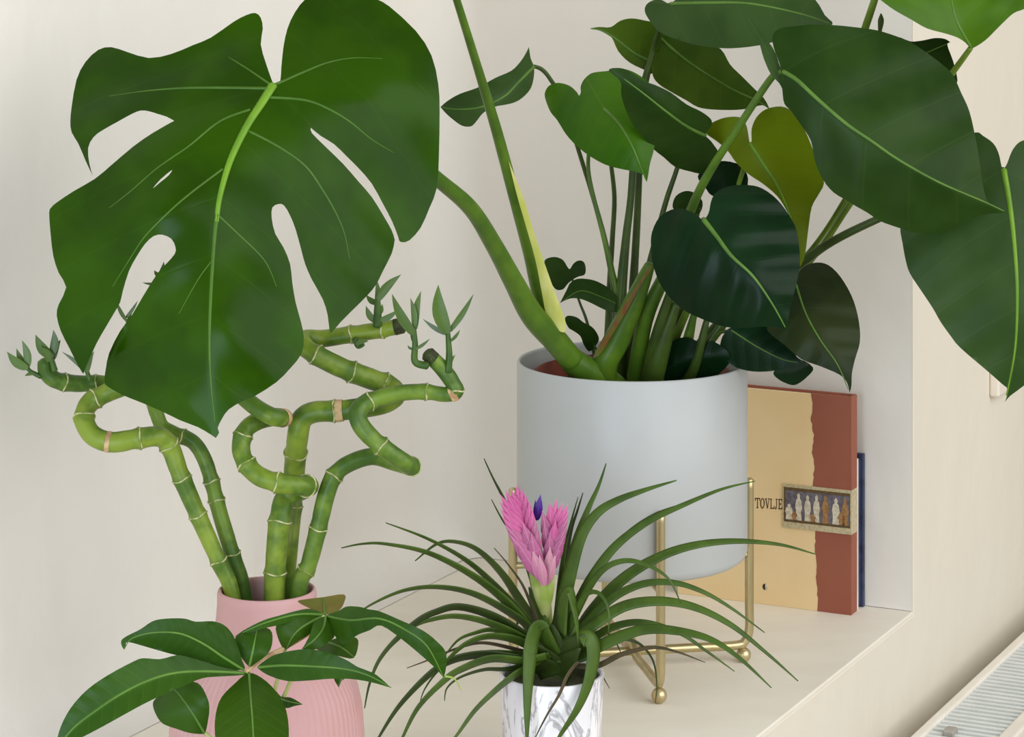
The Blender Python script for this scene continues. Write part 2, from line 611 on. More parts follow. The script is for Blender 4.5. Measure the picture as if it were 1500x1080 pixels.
LP = [(-2.2, FLOORZ), (2.6, FLOORZ), (2.6, TOPZ), (0, TOPZ), (0, -0.0042), (-2.2, -0.0042)]
V = [CORNER + U * t - Nn * g + Uz * z for g in (0, DEEP + 0.12) for t, z in LP]
Fc = [(0, 1, 2, 3, 4, 5), (11, 10, 9, 8, 7, 6)] + [(i, 6 + i, 6 + (i + 1) % 6, (i + 1) % 6) for i in range(6)]
wf = mesh_obj('wall_front', V, Fc, 'wall', None, False)
bv = wf.modifiers.new('bevel', 'BEVEL')
bv.width = 0.0014
bv.segments = 3
tag(wf, kind='structure')
sill = wallbox('trim_1', (-2.2, 0.0, -0.0045), (-0.0004, DEEP + 0.01, 0.0), 'sill', 0.0014)
fl = box_frame('floor', (0, 0, FLOORZ), (1, 0, 0), (0, 1, 0), Uz, (-4, -2, -0.05), (4, 6, 0), 'floor')
tag(fl, kind='structure')
# plastered shell of the niche: back wall, rounded corner and reveal, with a cove at the foot of the back wall
RC = 0.06
plan = [(-2.2 + 0.1 * i, DEEP, 1, 0) for i in range(21)] + [(-0.0015 - RC - 0.03, DEEP, 1, 0), (-0.0015 - RC, DEEP, 1, 0)]
for i in range(1, 12):
    a = math.pi / 2 * i / 12
    plan.append((-0.0015 - RC + RC * math.sin(a), DEEP - RC + RC * math.cos(a), math.cos(a), math.sin(a)))
plan += [(-0.0015, DEEP - RC, 0, 1), (-0.0015, DEEP - RC - 0.03, 0, 1), (-0.0015, 0.3, 0, 1), (-0.0015, 0.1, 0, 1), (-0.0015, 0.0012, 0, 1)]
zs = [0.0006, 0.002] + [0.07 * (1 - math.cos(math.pi / 2 * i / 14)) for i in range(4, 14)] + [0.07, 0.085, 0.12, 0.5, 1.0, TOPZ]
V, Fc = [], []
for (t, g, c1, s1) in plan:
    Rq = 0.0015 + 0.0685 * c1
    for z in zs:
        q = max(0.0, Rq - z)
        off = Rq - math.sqrt(max(0.0, Rq * Rq - q * q))
        V.append(CORNER + U * (t - off * s1) - Nn * (g - off * c1) + Uz * z)
nz = len(zs)
for i in range(len(plan) - 1):
    for k in range(nz - 1):
        a = i * nz + k
        Fc.append((a, a + nz, a + nz + 1, a + 1))
wb = mesh_obj('wall_back', V, Fc, 'niche', None, True)
tag(wb, kind='structure')
wallbox('wall_outer', (-2.2, DEEP + 0.075, -0.02), (-0.0005, DEEP + 0.12, TOPZ), 'niche')

# ------------------------------------------------------------------ radiator under the sill
RZ = -0.094
rad = thing('radiator', CORNER + U * 0.2 + Nn * 0.085 + Uz * (RZ - 0.55),
            'cream steel panel radiator with slatted top grille on the wall below the sill', 'radiator')


def rbox(name, t0, t1, g0, g1, z0, z1, mat, bevel=0.0):
    return box_frame(name, CORNER, U, Nn, Uz, (t0, g0, z0), (t1, g1, z1), mat, rad, bevel)


T0, T1 = -0.42, 0.78
rbox('back_panel', T0, T1, 0.037, 0.046, RZ - 0.55, RZ - 0.012, 'radiator', 0.002)
rbox('front_panel', T0, T1, 0.120, 0.130, RZ - 0.55, RZ - 0.004, 'radiator', 0.004)
rbox('convector_core', T0 + 0.01, T1 - 0.01, 0.047, 0.119, RZ - 0.54, RZ - 0.045, 'gap_shade')
rbox('grille_rail', T0, T1, 0.035, 0.047, RZ - 0.016, RZ, 'radiator', 0.003)
rbox('grille_rail', T0, T1, 0.117, 0.134, RZ - 0.016, RZ + 0.001, 'radiator', 0.003)
rbox('end_cap', T1, T1 + 0.006, 0.035, 0.134, RZ - 0.55, RZ, 'radiator', 0.002)
rbox('end_cap', T0 - 0.006, T0, 0.035, 0.134, RZ - 0.55, RZ, 'radiator', 0.002)
for tt in (T0 + 0.12, T1 - 0.12):
    rbox('wall_bracket', tt, tt + 0.03, 0.0, 0.040, RZ - 0.45, RZ - 0.35, 'clip')
rbox('spring_clip', -0.098, -0.080, 0.062, 0.074, RZ - 0.006, RZ + 0.003, 'clip', 0.002)
pitch = 0.0132
sl = None
t = T0 + 0.008
while t < T1 - 0.006:
    if sl is None:
        sl = rbox('grille_slat', t, t + 0.0064, 0.0465, 0.1175, RZ - 0.008, RZ - 0.002, 'slat', 0.0)
        sl0 = Vector(sl.location)
        t00 = t
    else:
        c = bpy.data.objects.new('grille_slat', sl.data)
        attach(c, sl0 + U * (t - t00), rad)
    t += pitch

# light switch on the front wall
sw = thing('light_switch', CORNER + U * 0.27 + Uz * 0.18,
           'small cream light switch on the wall above the radiator', 'light switch')


def fwp(px):
    a = (px - 750) / F
    return (Nn.dot(CORNER)) / (Nn.x * a + Nn.y)


dsw = fwp(1449)
tsw = (Vector(((1449 - 750) / F * dsw, dsw, 0)) - CORNER).dot(U)
zsw = CAMZ - (582 - HZ) / F * dsw
box_frame('switch_plate', CORNER, U, Nn, Uz, (tsw, 0.0, zsw), (tsw + 0.07, 0.012, zsw + 0.082), 'switch', sw, 0.003)
box_frame('rocker', CORNER, U, Nn, Uz, (tsw + 0.014, 0.0115, zsw + 0.016), (tsw + 0.056, 0.017, zsw + 0.066), 'switch', sw, 0.002)

# ------------------------------------------------------------------ books leaning at the reveal
BK = (CORNER, Nn, U, Uz)       # x toward the room, y into the reveal (negative = in front of it)
XR, XL = -0.0560, -0.2560
Y0, Y1 = -0.0445, -0.0245
BH = 0.2335
bk = thing('book', CORNER + Nn * (-0.15) + U * (-0.034),
           'hardback book in tan and maroon with a picture band, standing against the niche side wall', 'book')


def bbox_(name, lo, hi, mat, parent=bk, bevel=0.0):
    return box_frame(name, *BK, lo, hi, mat, parent, bevel)


cov = bbox_('cover', (XL, Y0, 0), (XR, Y0 + 0.0025, BH), 'tan', bk, 0.0006)
bbox_('cover', (XL, Y1 - 0.0025, 0), (XR, Y1, BH), 'maroon', bk, 0.0006)
bbox_('spine', (XR - 0.003, Y0 + 0.0004, 0.0), (XR + 0.0012, Y1 - 0.0004, BH), 'maroon', bk, 0.0012)
bbox_('pages', (XL + 0.004, Y0 + 0.0026, 0.003), (XR - 0.0032, Y1 - 0.0026, BH - 0.003), 'paper')


def flat_poly(name, pts, y, mat, parent, th=0.0004):
    """thin printed piece on the cover; pts are (x, z) in the book frame"""
    n = len(pts)
    V = [CORNER + Nn * x + U * y + Uz * z for x, z in pts] + [CORNER + Nn * x + U * (y + th) + Uz * z for x, z in pts]
    Fc = [tuple(range(n)), tuple(range(n, 2 * n))[::-1]] + [(i, n + i, n + (i + 1) % n, (i + 1) % n) for i in range(n)]
    return mesh_obj(name, V, Fc, mat, parent, False)


def bx(px, py, y=Y0):
    """pixel -> (x, z) on the cover plane"""
    a = (px - 750) / F
    d = (CORNER + U * y).dot(U) / (U.x * a + U.y)
    P = W(px, py, d)
    return ((P - CORNER).dot(Nn), P.z)


ragged = [bx(1188, 580)]
rr = random.Random(3)
for i in range(1, 60):
    yy = 580 + i * 5.2
    ragged.append(bx(1189 + 8 * i / 60 + rr.uniform(-1.2, 1.2) + 1.2 * math.sin(i * 0.7), yy))
ragged = [(min(max(x, XL), XR), min(max(z, 0.0004), BH - 0.0004)) for x, z in ragged]
ragged = [(ragged[0][0], BH + 0.0003)] + ragged[1:-1] + [(ragged[-1][0], 0.0001)]
flat_poly('maroon_strip', ragged[::-1] + [(XR + 0.0012, BH + 0.0003), (XR + 0.0012, 0.0001)], Y0 - 0.0003, 'maroon', cov, 0.0032)

# picture band
M['band'] = simple_mat('aged_picture_border', (196, 184, 152), (176, 162, 126), 300, 0.6)
M['band_bg'] = simple_mat('slate_picture_ground', (112, 108, 116), (88, 82, 92), 220, 0.6)
M['band_fig'] = simple_mat('pale_painted_figure', (214, 206, 188), (188, 176, 152), 300, 0.6)
M['band_och'] = simple_mat('ochre_painted_figure', (168, 126, 78), (140, 102, 62), 300, 0.6)
M['band_brown'] = simple_mat('brown_painted_frame', (104, 84, 52), (88, 70, 44), 300, 0.6)
x0, z1 = bx(1147, 708)
_, z0 = bx(1147, 772)
x1 = XR + 0.0016
bw, bh = x1 - x0, z1 - z0
yb = Y0 - 0.0016
band = box_frame('picture_band', *BK, (x0, yb, z0), (x1, Y0 + 0.0001, z1), 'band', bk)
box_frame('picture_band', *BK, (XR + 0.001, Y0 - 0.0012, z0), (XR + 0.0018, Y1 - 0.004, z1), 'band', bk)


def bp(u, v):
    return (x0 + bw * u, z0 + bh * v)


flat_poly('picture_frame', [bp(0.02, 0.14), bp(0.985, 0.14), bp(0.985, 0.93), bp(0.02, 0.93)], yb - 0.0002, 'band_brown', band, 0.0003)
flat_poly('picture_ground', [bp(0.045, 0.2), bp(0.97, 0.2), bp(0.97, 0.86), bp(0.045, 0.86)], yb - 0.0004, 'band_bg', band, 0.0003)


def figure(u, h, wd, mat, base=0.2):
    pts = []
    for (a, b) in ((-1, 0), (-0.85, 0.35), (-1.15, 0.5), (-0.8, 0.74), (-0.35, 0.8), (-0.5, 0.92), (0, 1.0), (0.5, 0.92), (0.35, 0.8), (0.8, 0.74), (1.1, 0.45), (0.7, 0.3), (1, 0)):
        pts.append(bp(u + a * wd, base + b * h))
    flat_poly('painted_figure', pts[::-1], yb - 0.0007, mat, band, 0.0003)


for (u, h, wd, mt) in ((0.10, 0.36, 0.05, 'band_fig'), (0.24, 0.62, 0.045, 'band_fig'), (0.37, 0.60, 0.045, 'band_fig'), (0.50, 0.62, 0.045, 'band_fig'),
                       (0.63, 0.64, 0.045, 'band_och'), (0.78, 0.6, 0.05, 'band_fig'), (0.915, 0.62, 0.045, 'band_och'), (0.86, 0.3, 0.05, 'band_och'),
                       (0.17, 0.2, 0.05, 'band_och'), (0.44, 0.18, 0.05, 'band_och')):
    figure(u, h, wd, mt)

# serif letters
GLY = {
    'T': [[(0, 1), (0, .72), (.1, .72), (.16, .9), (.42, .9), (.42, .08), (.28, .08), (.28, 0), (.72, 0), (.72, .08), (.58, .08), (.58, .9), (.84, .9), (.9, .72), (1, .72), (1, 1)]],
    'V': [[(0, 1), (0, .92), (.12, .92), (.44, 0), (.58, 0), (.88, .92), (1, .92), (1, 1), (.66, 1), (.66, .92), (.78, .92), (.55, .22), (.3, .92), (.42, .92), (.42, 1)]],
    'L': [[(0, 1), (0, .92), (.14, .92), (.14, .08), (0, .08), (0, 0), (1, 0), (1, .3), (.9, .3), (.84, .1), (.32, .1), (.32, .92), (.48, .92), (.48, 1)]],
    'J': [[(.3, 1), (.3, .92), (.5, .92), (.5, .16), (.4, .08), (.24, .1), (.24, .24), (.08, .24), (.06, .08), (.2, -.02), (.45, -.02), (.64, .08), (.68, .2), (.68, .92), (.88, .92), (.88, 1)]],
    'E': [[(0, 1), (0, .92), (.14, .92), (.14, .08), (0, .08), (0, 0), (.95, 0), (.95, .28), (.86, .28), (.8, .1), (.32, .1), (.32, .47), (.56, .47), (.6, .36), (.68, .36), (.68, .66), (.6, .66), (.56, .56), (.32, .56), (.32, .9), (.78, .9), (.84, .74), (.92, .74), (.92, 1)]],
}
o_pts = [(0.5 + 0.5 * math.sin(a), 0.5 + 0.52 * math.cos(a)) for a in np.linspace(0.05, 2 * math.pi - 0.05, 20)]
i_pts = [(0.5 + 0.28 * math.sin(a), 0.5 + 0.42 * math.cos(a)) for a in np.linspace(2 * math.pi - 0.05, 0.05, 20)]
GLY['O'] = [o_pts + i_pts]
lx = 1106
for ch in 'TOVLJE':
    wd = {'T': 7.2, 'O': 6.6, 'V': 7.2, 'L': 6.2, 'J': 5.0, 'E': 6.4}[ch]
    for g in GLY[ch]:
        pts = [bx(lx + a * wd, 744.5 - b * 15 + (lx - 1104) * 0.05) for a, b in g]
        tri = [Vector((p[0], p[1])) for p in pts]
        flat_poly('cover_letter', pts, Y0 - 0.0002, 'ink', cov, 0.0003)
    lx += wd + 0.35
# round emblem, half dark half pale
cxx, czz = bx(1121, 860)
for k2, (a0, a1, mt) in enumerate(((math.pi / 2, 3 * math.pi / 2, 'ink'), (-math.pi / 2, math.pi / 2, 'band_fig'))):
    pts = [(cxx + 0.0032 * math.cos(a), czz + 0.0036 * math.sin(a)) for a in np.linspace(a0, a1, 10)]
    flat_poly('emblem_half', pts, Y0 - 0.0002, mt, cov, 0.0003)

b2 = thing('book', CORNER + Nn * (-0.11) + U * (-0.012),
           'smaller navy book with white edge tucked behind the tan and maroon book', 'book')
box_frame('cover', *BK, (-0.175, -0.0235, 0), (-0.0560, -0.0175, 0.163), 'paper', b2, 0.0008)
box_frame('pages', *BK, (-0.172, -0.0174, 0.002), (-0.0570, -0.0085, 0.161), 'navy', b2)
box_frame('cover', *BK, (-0.175, -0.0084, 0), (-0.0535, -0.003, 0.166), 'navy', b2, 0.0012)
box_frame('spine', *BK, (-0.1775, -0.0235, 0), (-0.1752, -0.003, 0.165), 'navy', b2, 0.0008)

# ------------------------------------------------------------------ brass plant stand and white pot
PC = Vector((0.1200, 2.73, 0))
SR = 0.1212
ang = math.radians(10.5)
dirs = {'near': Vector((math.sin(ang), -math.cos(ang), 0)), 'right': Vector((math.cos(ang), math.sin(ang), 0))}
dirs['back'] = -dirs['near']
dirs['left'] = -dirs['right']
st = thing('plant_stand', PC, 'brass wire plant stand with ball feet under the white pot', 'plant stand')
WR = 0.0045
LEGH = 0.184
for a, b_, hump in (('right', 'left', 0.0), ('near', 'back', 0.0095)):
    path = []
    for key, rev in ((a, False), (b_, True)):
        p = PC + dirs[key] * SR
        inn = PC + dirs[key] * (SR - 0.014)
        seq = [p + Uz * LEGH, p + Uz * 0.12, p + Uz * 0.06, p + Uz * 0.034, p - dirs[key] * 0.004 + Uz * 0.022, inn + Uz * 0.0175, PC + dirs[key] * 0.06 + Uz * 0.0175]
        if hump:
            seq += [PC + dirs[key] * 0.022 + Uz * 0.0178]
        if rev:
            path += [PC + Uz * (0.0175 + hump)] + seq[::-1]
        else:
            path += seq
    tube('leg_wire', path, WR, 'brass', st, 12, 5)
for key in dirs:
    p = PC + dirs[key] * (SR - 0.006)
    sphere('foot_ball', (p.x, p.y, 0.0076), 0.0076, 'brass', st)
    s0 = PC + dirs[key] * (SR - 0.002)
    tube('support_arm', [s0 + Uz * 0.1085, PC + dirs[key] * 0.05 + Uz * 0.1085, PC + Uz * 0.1085], 0.0035, 'brass', st, 8, 3)
PZ0, PH, PR = 0.1125, 0.196, 0.1152
prof = [(0.02, 0), (PR - 0.012, 0), (PR - 0.006, 0.0012), (PR - 0.002, 0.004), (PR, 0.010), (PR, PH - 0.002), (PR - 0.0008, PH - 0.0005), (PR - 0.0018, PH),
        (PR - 0.003, PH - 0.0006), (PR - 0.0034, PH - 0.003), (PR - 0.0034, 0.02), (PR - 0.02, 0.012), (0.02, 0.012)]
pot = lathe('plant_pot', prof, (PC.x, PC.y, PZ0), 'white_pot', None, 96)
tag(pot, 'large plain white cylindrical pot held in the brass stand', 'pot')

# ------------------------------------------------------------------ monstera in the white pot
mon = thing('monstera', (PC.x, PC.y, PZ0 + 0.0125),
            'leafy potted monstera with one big split leaf, growing from the white pot', 'plant')
ipr = 0.098
iz = PZ0 + 0.0128
lathe('nursery_pot', [(0.075, 0), (0.085, 0.002), (ipr - 0.004, PH - 0.038), (ipr, PH - 0.037), (ipr, PH - 0.024), (ipr - 0.003, PH - 0.023), (ipr - 0.0035, PH - 0.04), (0.06, PH - 0.05)],
      (PC.x, PC.y, iz), 'terracotta', mon, 48)
SOILZ = iz + PH - 0.042
# lumpy soil disc
V, Fc = [], []
rs = random.Random(11)
for i in range(9):
    for j in range(36):
        a = 2 * math.pi * j / 36
        r = 0.0935 * i / 8
        V.append((PC.x + r * math.cos(a), PC.y + r * math.sin(a), SOILZ + (rs.uniform(-0.003, 0.004) if 0 < i < 8 else 0)))
for i in range(8):
    for j in range(36):
        k = (j + 1) % 36
        Fc.append((i * 36 + j, (i + 1) * 36 + j, (i + 1) * 36 + k, i * 36 + k))
mesh_obj('soil', V, Fc, 'soil', mon)

A1, A2, A3, A4 = crop(50, 0, .3241), crop(350, 0, .3241), crop(50, 300, .3241), crop(350, 300, .3241)
B1, B2, B3 = crop(640, 0, .2593), crop(850, 0, .2778), crop(1150, 0, .2964)
B4, B5, B6 = crop(720, 330, .25), crop(920, 220, .3519), crop(1200, 300, .2964)

# --- the big split leaf
olA = [(402, 126), (402, 126), (410, 122), (412, 100), (415, 70), (421, 42), (432, 18), (448, -2), (470, -14), (500, -18), (530, -12), (552, -1), (570, 9),
       (609, 45), (632, 81), (642, 123), (644, 162), (643, 227), (640, 275), (629, 305), (616, 334), (600, 352), (590, 355), (585, 353)] + \
    A2([(720, 1072), (692, 1000), (650, 920), (600, 830), (540, 760), (490, 710), (430, 652), (370, 615), (325, 578), (325, 578), (330, 602), (390, 662), (470, 740), (540, 820), (600, 890), (650, 970), (690, 1040), (703, 1080)]) + \
    [(578, 353), (574, 371), (561, 397), (551, 417), (538, 433), (519, 452), (499, 472), (488, 485), (483, 486), (480, 462), (473, 439), (457, 410), (447, 387),
     (441, 365), (433, 336), (425, 316), (416, 301), (408, 299), (399, 304), (398, 319), (403, 342), (415, 362), (425, 387), (428, 413), (433, 443), (441, 472), (445, 494), (442, 518), (425, 540), (405, 560),
     (374, 580), (355, 588), (335, 600), (325, 614), (319, 627), (321, 634), (316, 642), (316, 642), (309, 637), (290, 626), (264, 616), (231, 600), (202, 588), (180, 579), (157, 566), (153, 558),
     (155, 540), (160, 517), (176, 485), (193, 462), (212, 430), (231, 400), (244, 386), (256, 372), (257, 362), (251, 350), (238, 344), (225, 346), (212, 358), (199, 378), (189, 397), (180, 426), (176, 443),
     (167, 459), (154, 481), (141, 504), (128, 533), (122, 548), (122, 548), (115, 537), (102, 511), (89, 485), (83, 462), (86, 446), (97, 421), (86, 400), (78, 375), (74, 342), (72, 312), (75, 304),
     (84, 296), (108, 280), (139, 262), (163, 242), (196, 214), (225, 194), (255, 177), (255, 177), (244, 171), (231, 167), (218, 163), (206, 162), (193, 167), (173, 178), (150, 191), (137, 201), (129, 217), (131, 240), (136, 258), (136, 258),
     (126, 237), (115, 211), (105, 194), (103, 178), (105, 156), (112, 117), (125, 91), (144, 73), (163, 69), (186, 76), (218, 85), (251, 79), (283, 66), (309, 55), (342, 32), (361, 22), (374, 19), (382, 26), (385, 42), (382, 65), (389, 91), (398, 117)]


def exA(x, y):
    """the far edges drop back, the upper left lobe lifts, the lower left edge curls up to the light"""
    g = lambda cx, cy, r: np.exp(-((x - cx) ** 2 + (y - cy) ** 2) / (2 * r * r))
    d = 0.035 * g(95, 120, 80) + 0.03 * g(640, 330, 110) + 0.03 * g(470, -20, 90)
    cx = np.interp(y, [340, 380, 420, 450, 480, 510, 540, 570, 600, 630], [262, 246, 222, 207, 202, 212, 234, 256, 278, 305])
    d += 0.0001 * (np.sqrt((np.clip(cx - x, 0, 90)) ** 2 + 16) - 4) * 2.6 * smooth_step((y - 335) / 40) * (x > 248 - (y - 350) * 0.524)
    d += 0.012 * g(300, 60, 50) - 0.018 * g(235, 300, 60) - 0.012 * g(340, 480, 50) - 0.010 * g(540, 120, 60)
    return d


mA = [(399, 127), (366, 178), (337, 235), (322, 288), (313, 350), (308, 430), (306, 500), (309, 560), (316, 638)]
LA = Leaf(mon, olA, mA, 2.27, 2.16, 'mA', arch=-0.02, fold=0.12, tilt=0.05, curl=0.10, quilt=0.0015, nv=5, grid=8, sub=2,
          holes=[[(224, 276), (235, 263), (252, 249), (247, 257), (236, 266)]], thick=0.001, extra=exA,
          label='huge glossy split leaf with a lime green midrib')
LA.vein([(400, 126), (385, 150), (361, 187), (337, 237), (322, 288), (317, 325)], 8.0, 4.0, 'rib')
LA.vein([(318, 315), (314, 350), (309, 430), (307, 500), (309, 560), (315, 620)], 4.2, 0.8, 'vein')
for v, r in (([(396, 130), (330, 129), (280, 129), (240, 131), (200, 135), (160, 141)], 3.0), ([(366, 161), (322, 178), (277, 214), (231, 246), (193, 279), (160, 305)], 2.4),
             ([(326, 248), (277, 285), (244, 314), (212, 347), (190, 380), (165, 420)], 2.2), ([(396, 143), (447, 147), (480, 159), (512, 178), (544, 204), (577, 224)], 2.8),
             ([(404, 124), (447, 105), (480, 92), (518, 85), (560, 86)], 2.6), ([(364, 192), (408, 215), (447, 243), (473, 279), (493, 314), (505, 344), (512, 380)], 2.4),
             ([(319, 315), (348, 342), (387, 381), (405, 420)], 1.8), ([(396, 124), (361, 100), (335, 84)], 2.2), ([(312, 380), (290, 410), (262, 460)], 1.4)):
    LA.vein(v, r, 0.6, 'vein', 'vein', 0.0)
# its petiole, from behind the blade base round to the crown in the pot
pb = LA.at(399, 128, 0.006)
tube('petiole', [pb, LA.at(440, 145, 0.05), LA.at(520, 180, 0.10), W(590, 222, 2.44), W(645, 266, 2.49), W(690, 306, 2.53), W(724, 360, 2.57), W(752, 412, 2.60), W(780, 462, 2.625), W(812, 497, 2.645), W(838, 528, 2.66)],
     [0.0042, 0.0045, 0.005, 0.006, 0.0068, 0.0076, 0.0085, 0.0098, 0.0118, 0.0122, 0.0118], 'petiole', mon, 14)
tube('stem_base', [W(828, 518, 2.66), W(850, 538, 2.67), W(885, 560, 2.69), (PC.x - 0.005, PC.y - 0.02, SOILZ - 0.01)], [0.0115, 0.014, 0.016, 0.014], 'petiole', mon, 14)
# the tall stalk with a cream sheath
tube('petiole', [W(598, -172, 2.44), W(632, -100, 2.475), W(655, -40, 2.50), W(669, 0, 2.52), (W(700, 100, 2.55)), W(727, 190, 2.58), W(754, 290, 2.61), W(775, 370, 2.63), W(792, 440, 2.65), W(822, 505, 2.67), W(860, 550, 2.69)],
     [0.0026, 0.003, 0.0034, 0.0036, 0.0042, 0.0052, 0.0058, 0.006, 0.0068, 0.009, 0.008], 'petiole', mon, 12)
Leaf(mon, [(745, 236), (745, 236), (767, 290), (779, 330), (793, 372), (807, 412), (820, 447), (828, 471), (827, 487), (812, 480), (800, 460), (794, 430), (784, 380), (770, 330), (757, 285)],
     [(746, 240), (775, 330), (800, 405), (824, 483)], 2.588, 2.634, 'sheath', fold=0.4, curl=0.0, quilt=0, grid=6, thick=0.0012, name='leaf_sheath', label='cream coloured leaf sheath')

# --- the other leaves: (outline, midrib, distance at base, at tip, material, options)
LF = {}


def leaf(key, ol, mid, db, dt, mat, rib=(3.0, 0.7), ribmat='rib_dark', **k):
    L = Leaf(mon, ol, mid, db, dt, mat, **k)
    LF[key] = L
    if rib:
        m2 = [tuple(p) for p in mid]
        L.vein(m2[:-1] + [tuple(np.array(m2[-1]) * 0.9 + np.array(m2[-2]) * 0.1)], rib[0], rib[1], ribmat)
    return L


leaf('C', B1([(20, 605), (20, 605), (60, 570), (130, 530), (230, 495), (330, 440), (420, 400), (470, 350), (500, 305), (520, 265), (520, 265), (530, 330), (548, 375), (548, 430), (530, 500), (480, 555), (420, 585), (320, 605), (260, 640), (220, 690), (190, 715), (140, 710), (90, 675), (50, 640)]),
     B1([(546, 378), (460, 465), (380, 545), (250, 605), (120, 618), (20, 605)]), 2.77, 2.74, 'mGrey', fold=-0.5, tilt=0.15, arch=-0.02)
leaf('D', B1([(610, 550), (615, 510), (640, 480), (690, 468), (750, 485), (790, 520), (803, 540), (813, 520), (812, 490), (830, 450), (870, 415), (920, 405), (970, 400), (1010, 385), (1080, 395), (1150, 430), (1225, 500), (1250, 600), (1245, 720), (1225, 850), (1205, 920), (1192, 1000), (1185, 1032), (1185, 1032), (1170, 992), (1120, 970), (1040, 955), (950, 930), (860, 880), (790, 825), (730, 760), (680, 680), (640, 630)]),
     B1([(945, 615), (1030, 700), (1100, 820), (1150, 940), (1185, 1028)]), 2.685, 2.655, 'mBright', fold=0.25, arch=-0.012, curl=0.03, quilt=0.0004)
leaf('E', B2([(150, 372), (190, 358), (250, 370), (330, 425), (400, 450), (480, 490), (560, 550), (640, 590), (690, 630), (690, 665), (660, 710), (690, 745), (725, 795), (735, 830), (700, 890), (640, 915), (580, 905), (500, 880), (440, 830), (390, 790), (330, 720), (280, 660), (240, 580), (216, 500), (212, 430)]),
     B2([(660, 715), (560, 665), (450, 585), (330, 490), (222, 410)]), 2.66, 2.63, 'mDark', fold=0.45, arch=-0.01, tilt=-0.2)
leaf('F1', B2([(50, 150), (50, 150), (100, 142), (160, 143), (210, 110), (270, 97), (340, 108), (400, 125), (430, 180), (410, 300), (378, 388), (340, 370), (260, 330), (200, 270), (162, 192), (100, 157)]),
     B2([(385, 330), (290, 285), (180, 200), (110, 160), (50, 150)]), 2.79, 2.77, 'mOlive', fold=-0.35, tilt=0.2)
leaf('F2', B2([(400, 130), (520, 165), (640, 215), (740, 258), (790, 340), (850, 400), (920, 470), (970, 520), (1000, 578), (1000, 578), (960, 555), (900, 570), (820, 580), (700, 578), (620, 565), (560, 530), (470, 480), (410, 440), (380, 390), (370, 280), (382, 190)]),
     B2([(400, 180), (560, 320), (780, 460), (930, 530), (1000, 575)]), 2.80, 2.74, 'mOlive', fold=-0.3, tilt=-0.25)
leaf('G', B2([(340, 60), (352, 20), (395, -2), (430, 0), (470, 18), (520, -10), (640, -60), (900, -95), (1150, -60), (1240, 0), (1290, 80), (1330, 130), (1200, 160), (1050, 212), (940, 240), (800, 255), (700, 250), (600, 235), (500, 205), (420, 170), (370, 115)]),
     B2([(478, 20), (700, 15), (900, 20), (1150, 70), (1328, 128)]), 2.72, 2.66, 'mGrey', fold=0.2, tilt=-0.5, arch=-0.015)
leaf('H', [(1033, 194), (1040, 182), (1056, 174), (1072, 171), (1086, 173), (1094, 186), (1098, 208), (1101, 206), (1101, 189), (1108, 172), (1122, 160), (1144, 156), (1161, 164), (1178, 189), (1192, 222), (1202, 250), (1207, 269), (1198, 287), (1189, 304), (1184, 336), (1179, 375), (1172, 391), (1172, 391), (1166, 361), (1163, 333), (1152, 308), (1138, 287), (1117, 269), (1096, 255), (1078, 238), (1066, 221), (1050, 207)],
     [(1099, 210), (1118, 240), (1140, 275), (1160, 325), (1172, 388)], 2.68, 2.65, 'mLime', fold=0.35, tilt=0.15, ribmat='rib')
leaf('Q', B3([(560, 190), (620, 205), (680, 200), (740, 188), (790, 192), (818, 210), (818, 210), (802, 222), (830, 300), (850, 380), (846, 410), (800, 400), (650, 330)]),
     B3([(600, 300), (700, 260), (816, 210)]), 2.68, 2.66, 'mDark', rib=(1.5, 0.5))
leaf('J', B3([(440, -30), (475, 2), (540, 50), (620, 95), (700, 140), (790, 165), (850, 185), (890, 210), (920, 238), (960, 220), (1000, 190), (1040, 150), (1080, 110), (1130, 65), (1181, 45), (1240, 10), (1280, -60), (1240, -170), (1060, -300), (860, -380), (860, -380), (700, -270), (540, -150)]),
     B3([(918, 232), (860, 130), (830, 40), (820, -100), (860, -378)]), 2.62, 2.72, 'mMid', fold=-0.3, tilt=0.2, arch=-0.04, rib=(2.4, 0.8), quilt=0.0004)
leaf('K', [(1429, 194), (1440, 199), (1455, 210), (1463, 225), (1467, 243), (1470, 247), (1475, 240), (1482, 222), (1491, 210), (1501, 205), (1520, 200), (1548, 206), (1575, 238), (1590, 300), (1588, 400), (1565, 480), (1525, 543), (1496, 568), (1480, 580), (1472, 589), (1472, 589), (1475, 580), (1476, 570), (1467, 562), (1449, 546), (1407, 510), (1393, 493), (1378, 472), (1366, 451), (1348, 424), (1333, 401), (1327, 383), (1322, 356), (1319, 330), (1330, 290), (1365, 245), (1400, 208)],
     [(1470, 249), (1479, 300), (1486, 360), (1490, 430), (1487, 510), (1473, 587)], 2.60, 2.57, 'mGrey', fold=0.15, curl=0.05, arch=-0.02, rib=(5.5, 1.0), ribmat='rib', quilt=0.0012, nv=4)
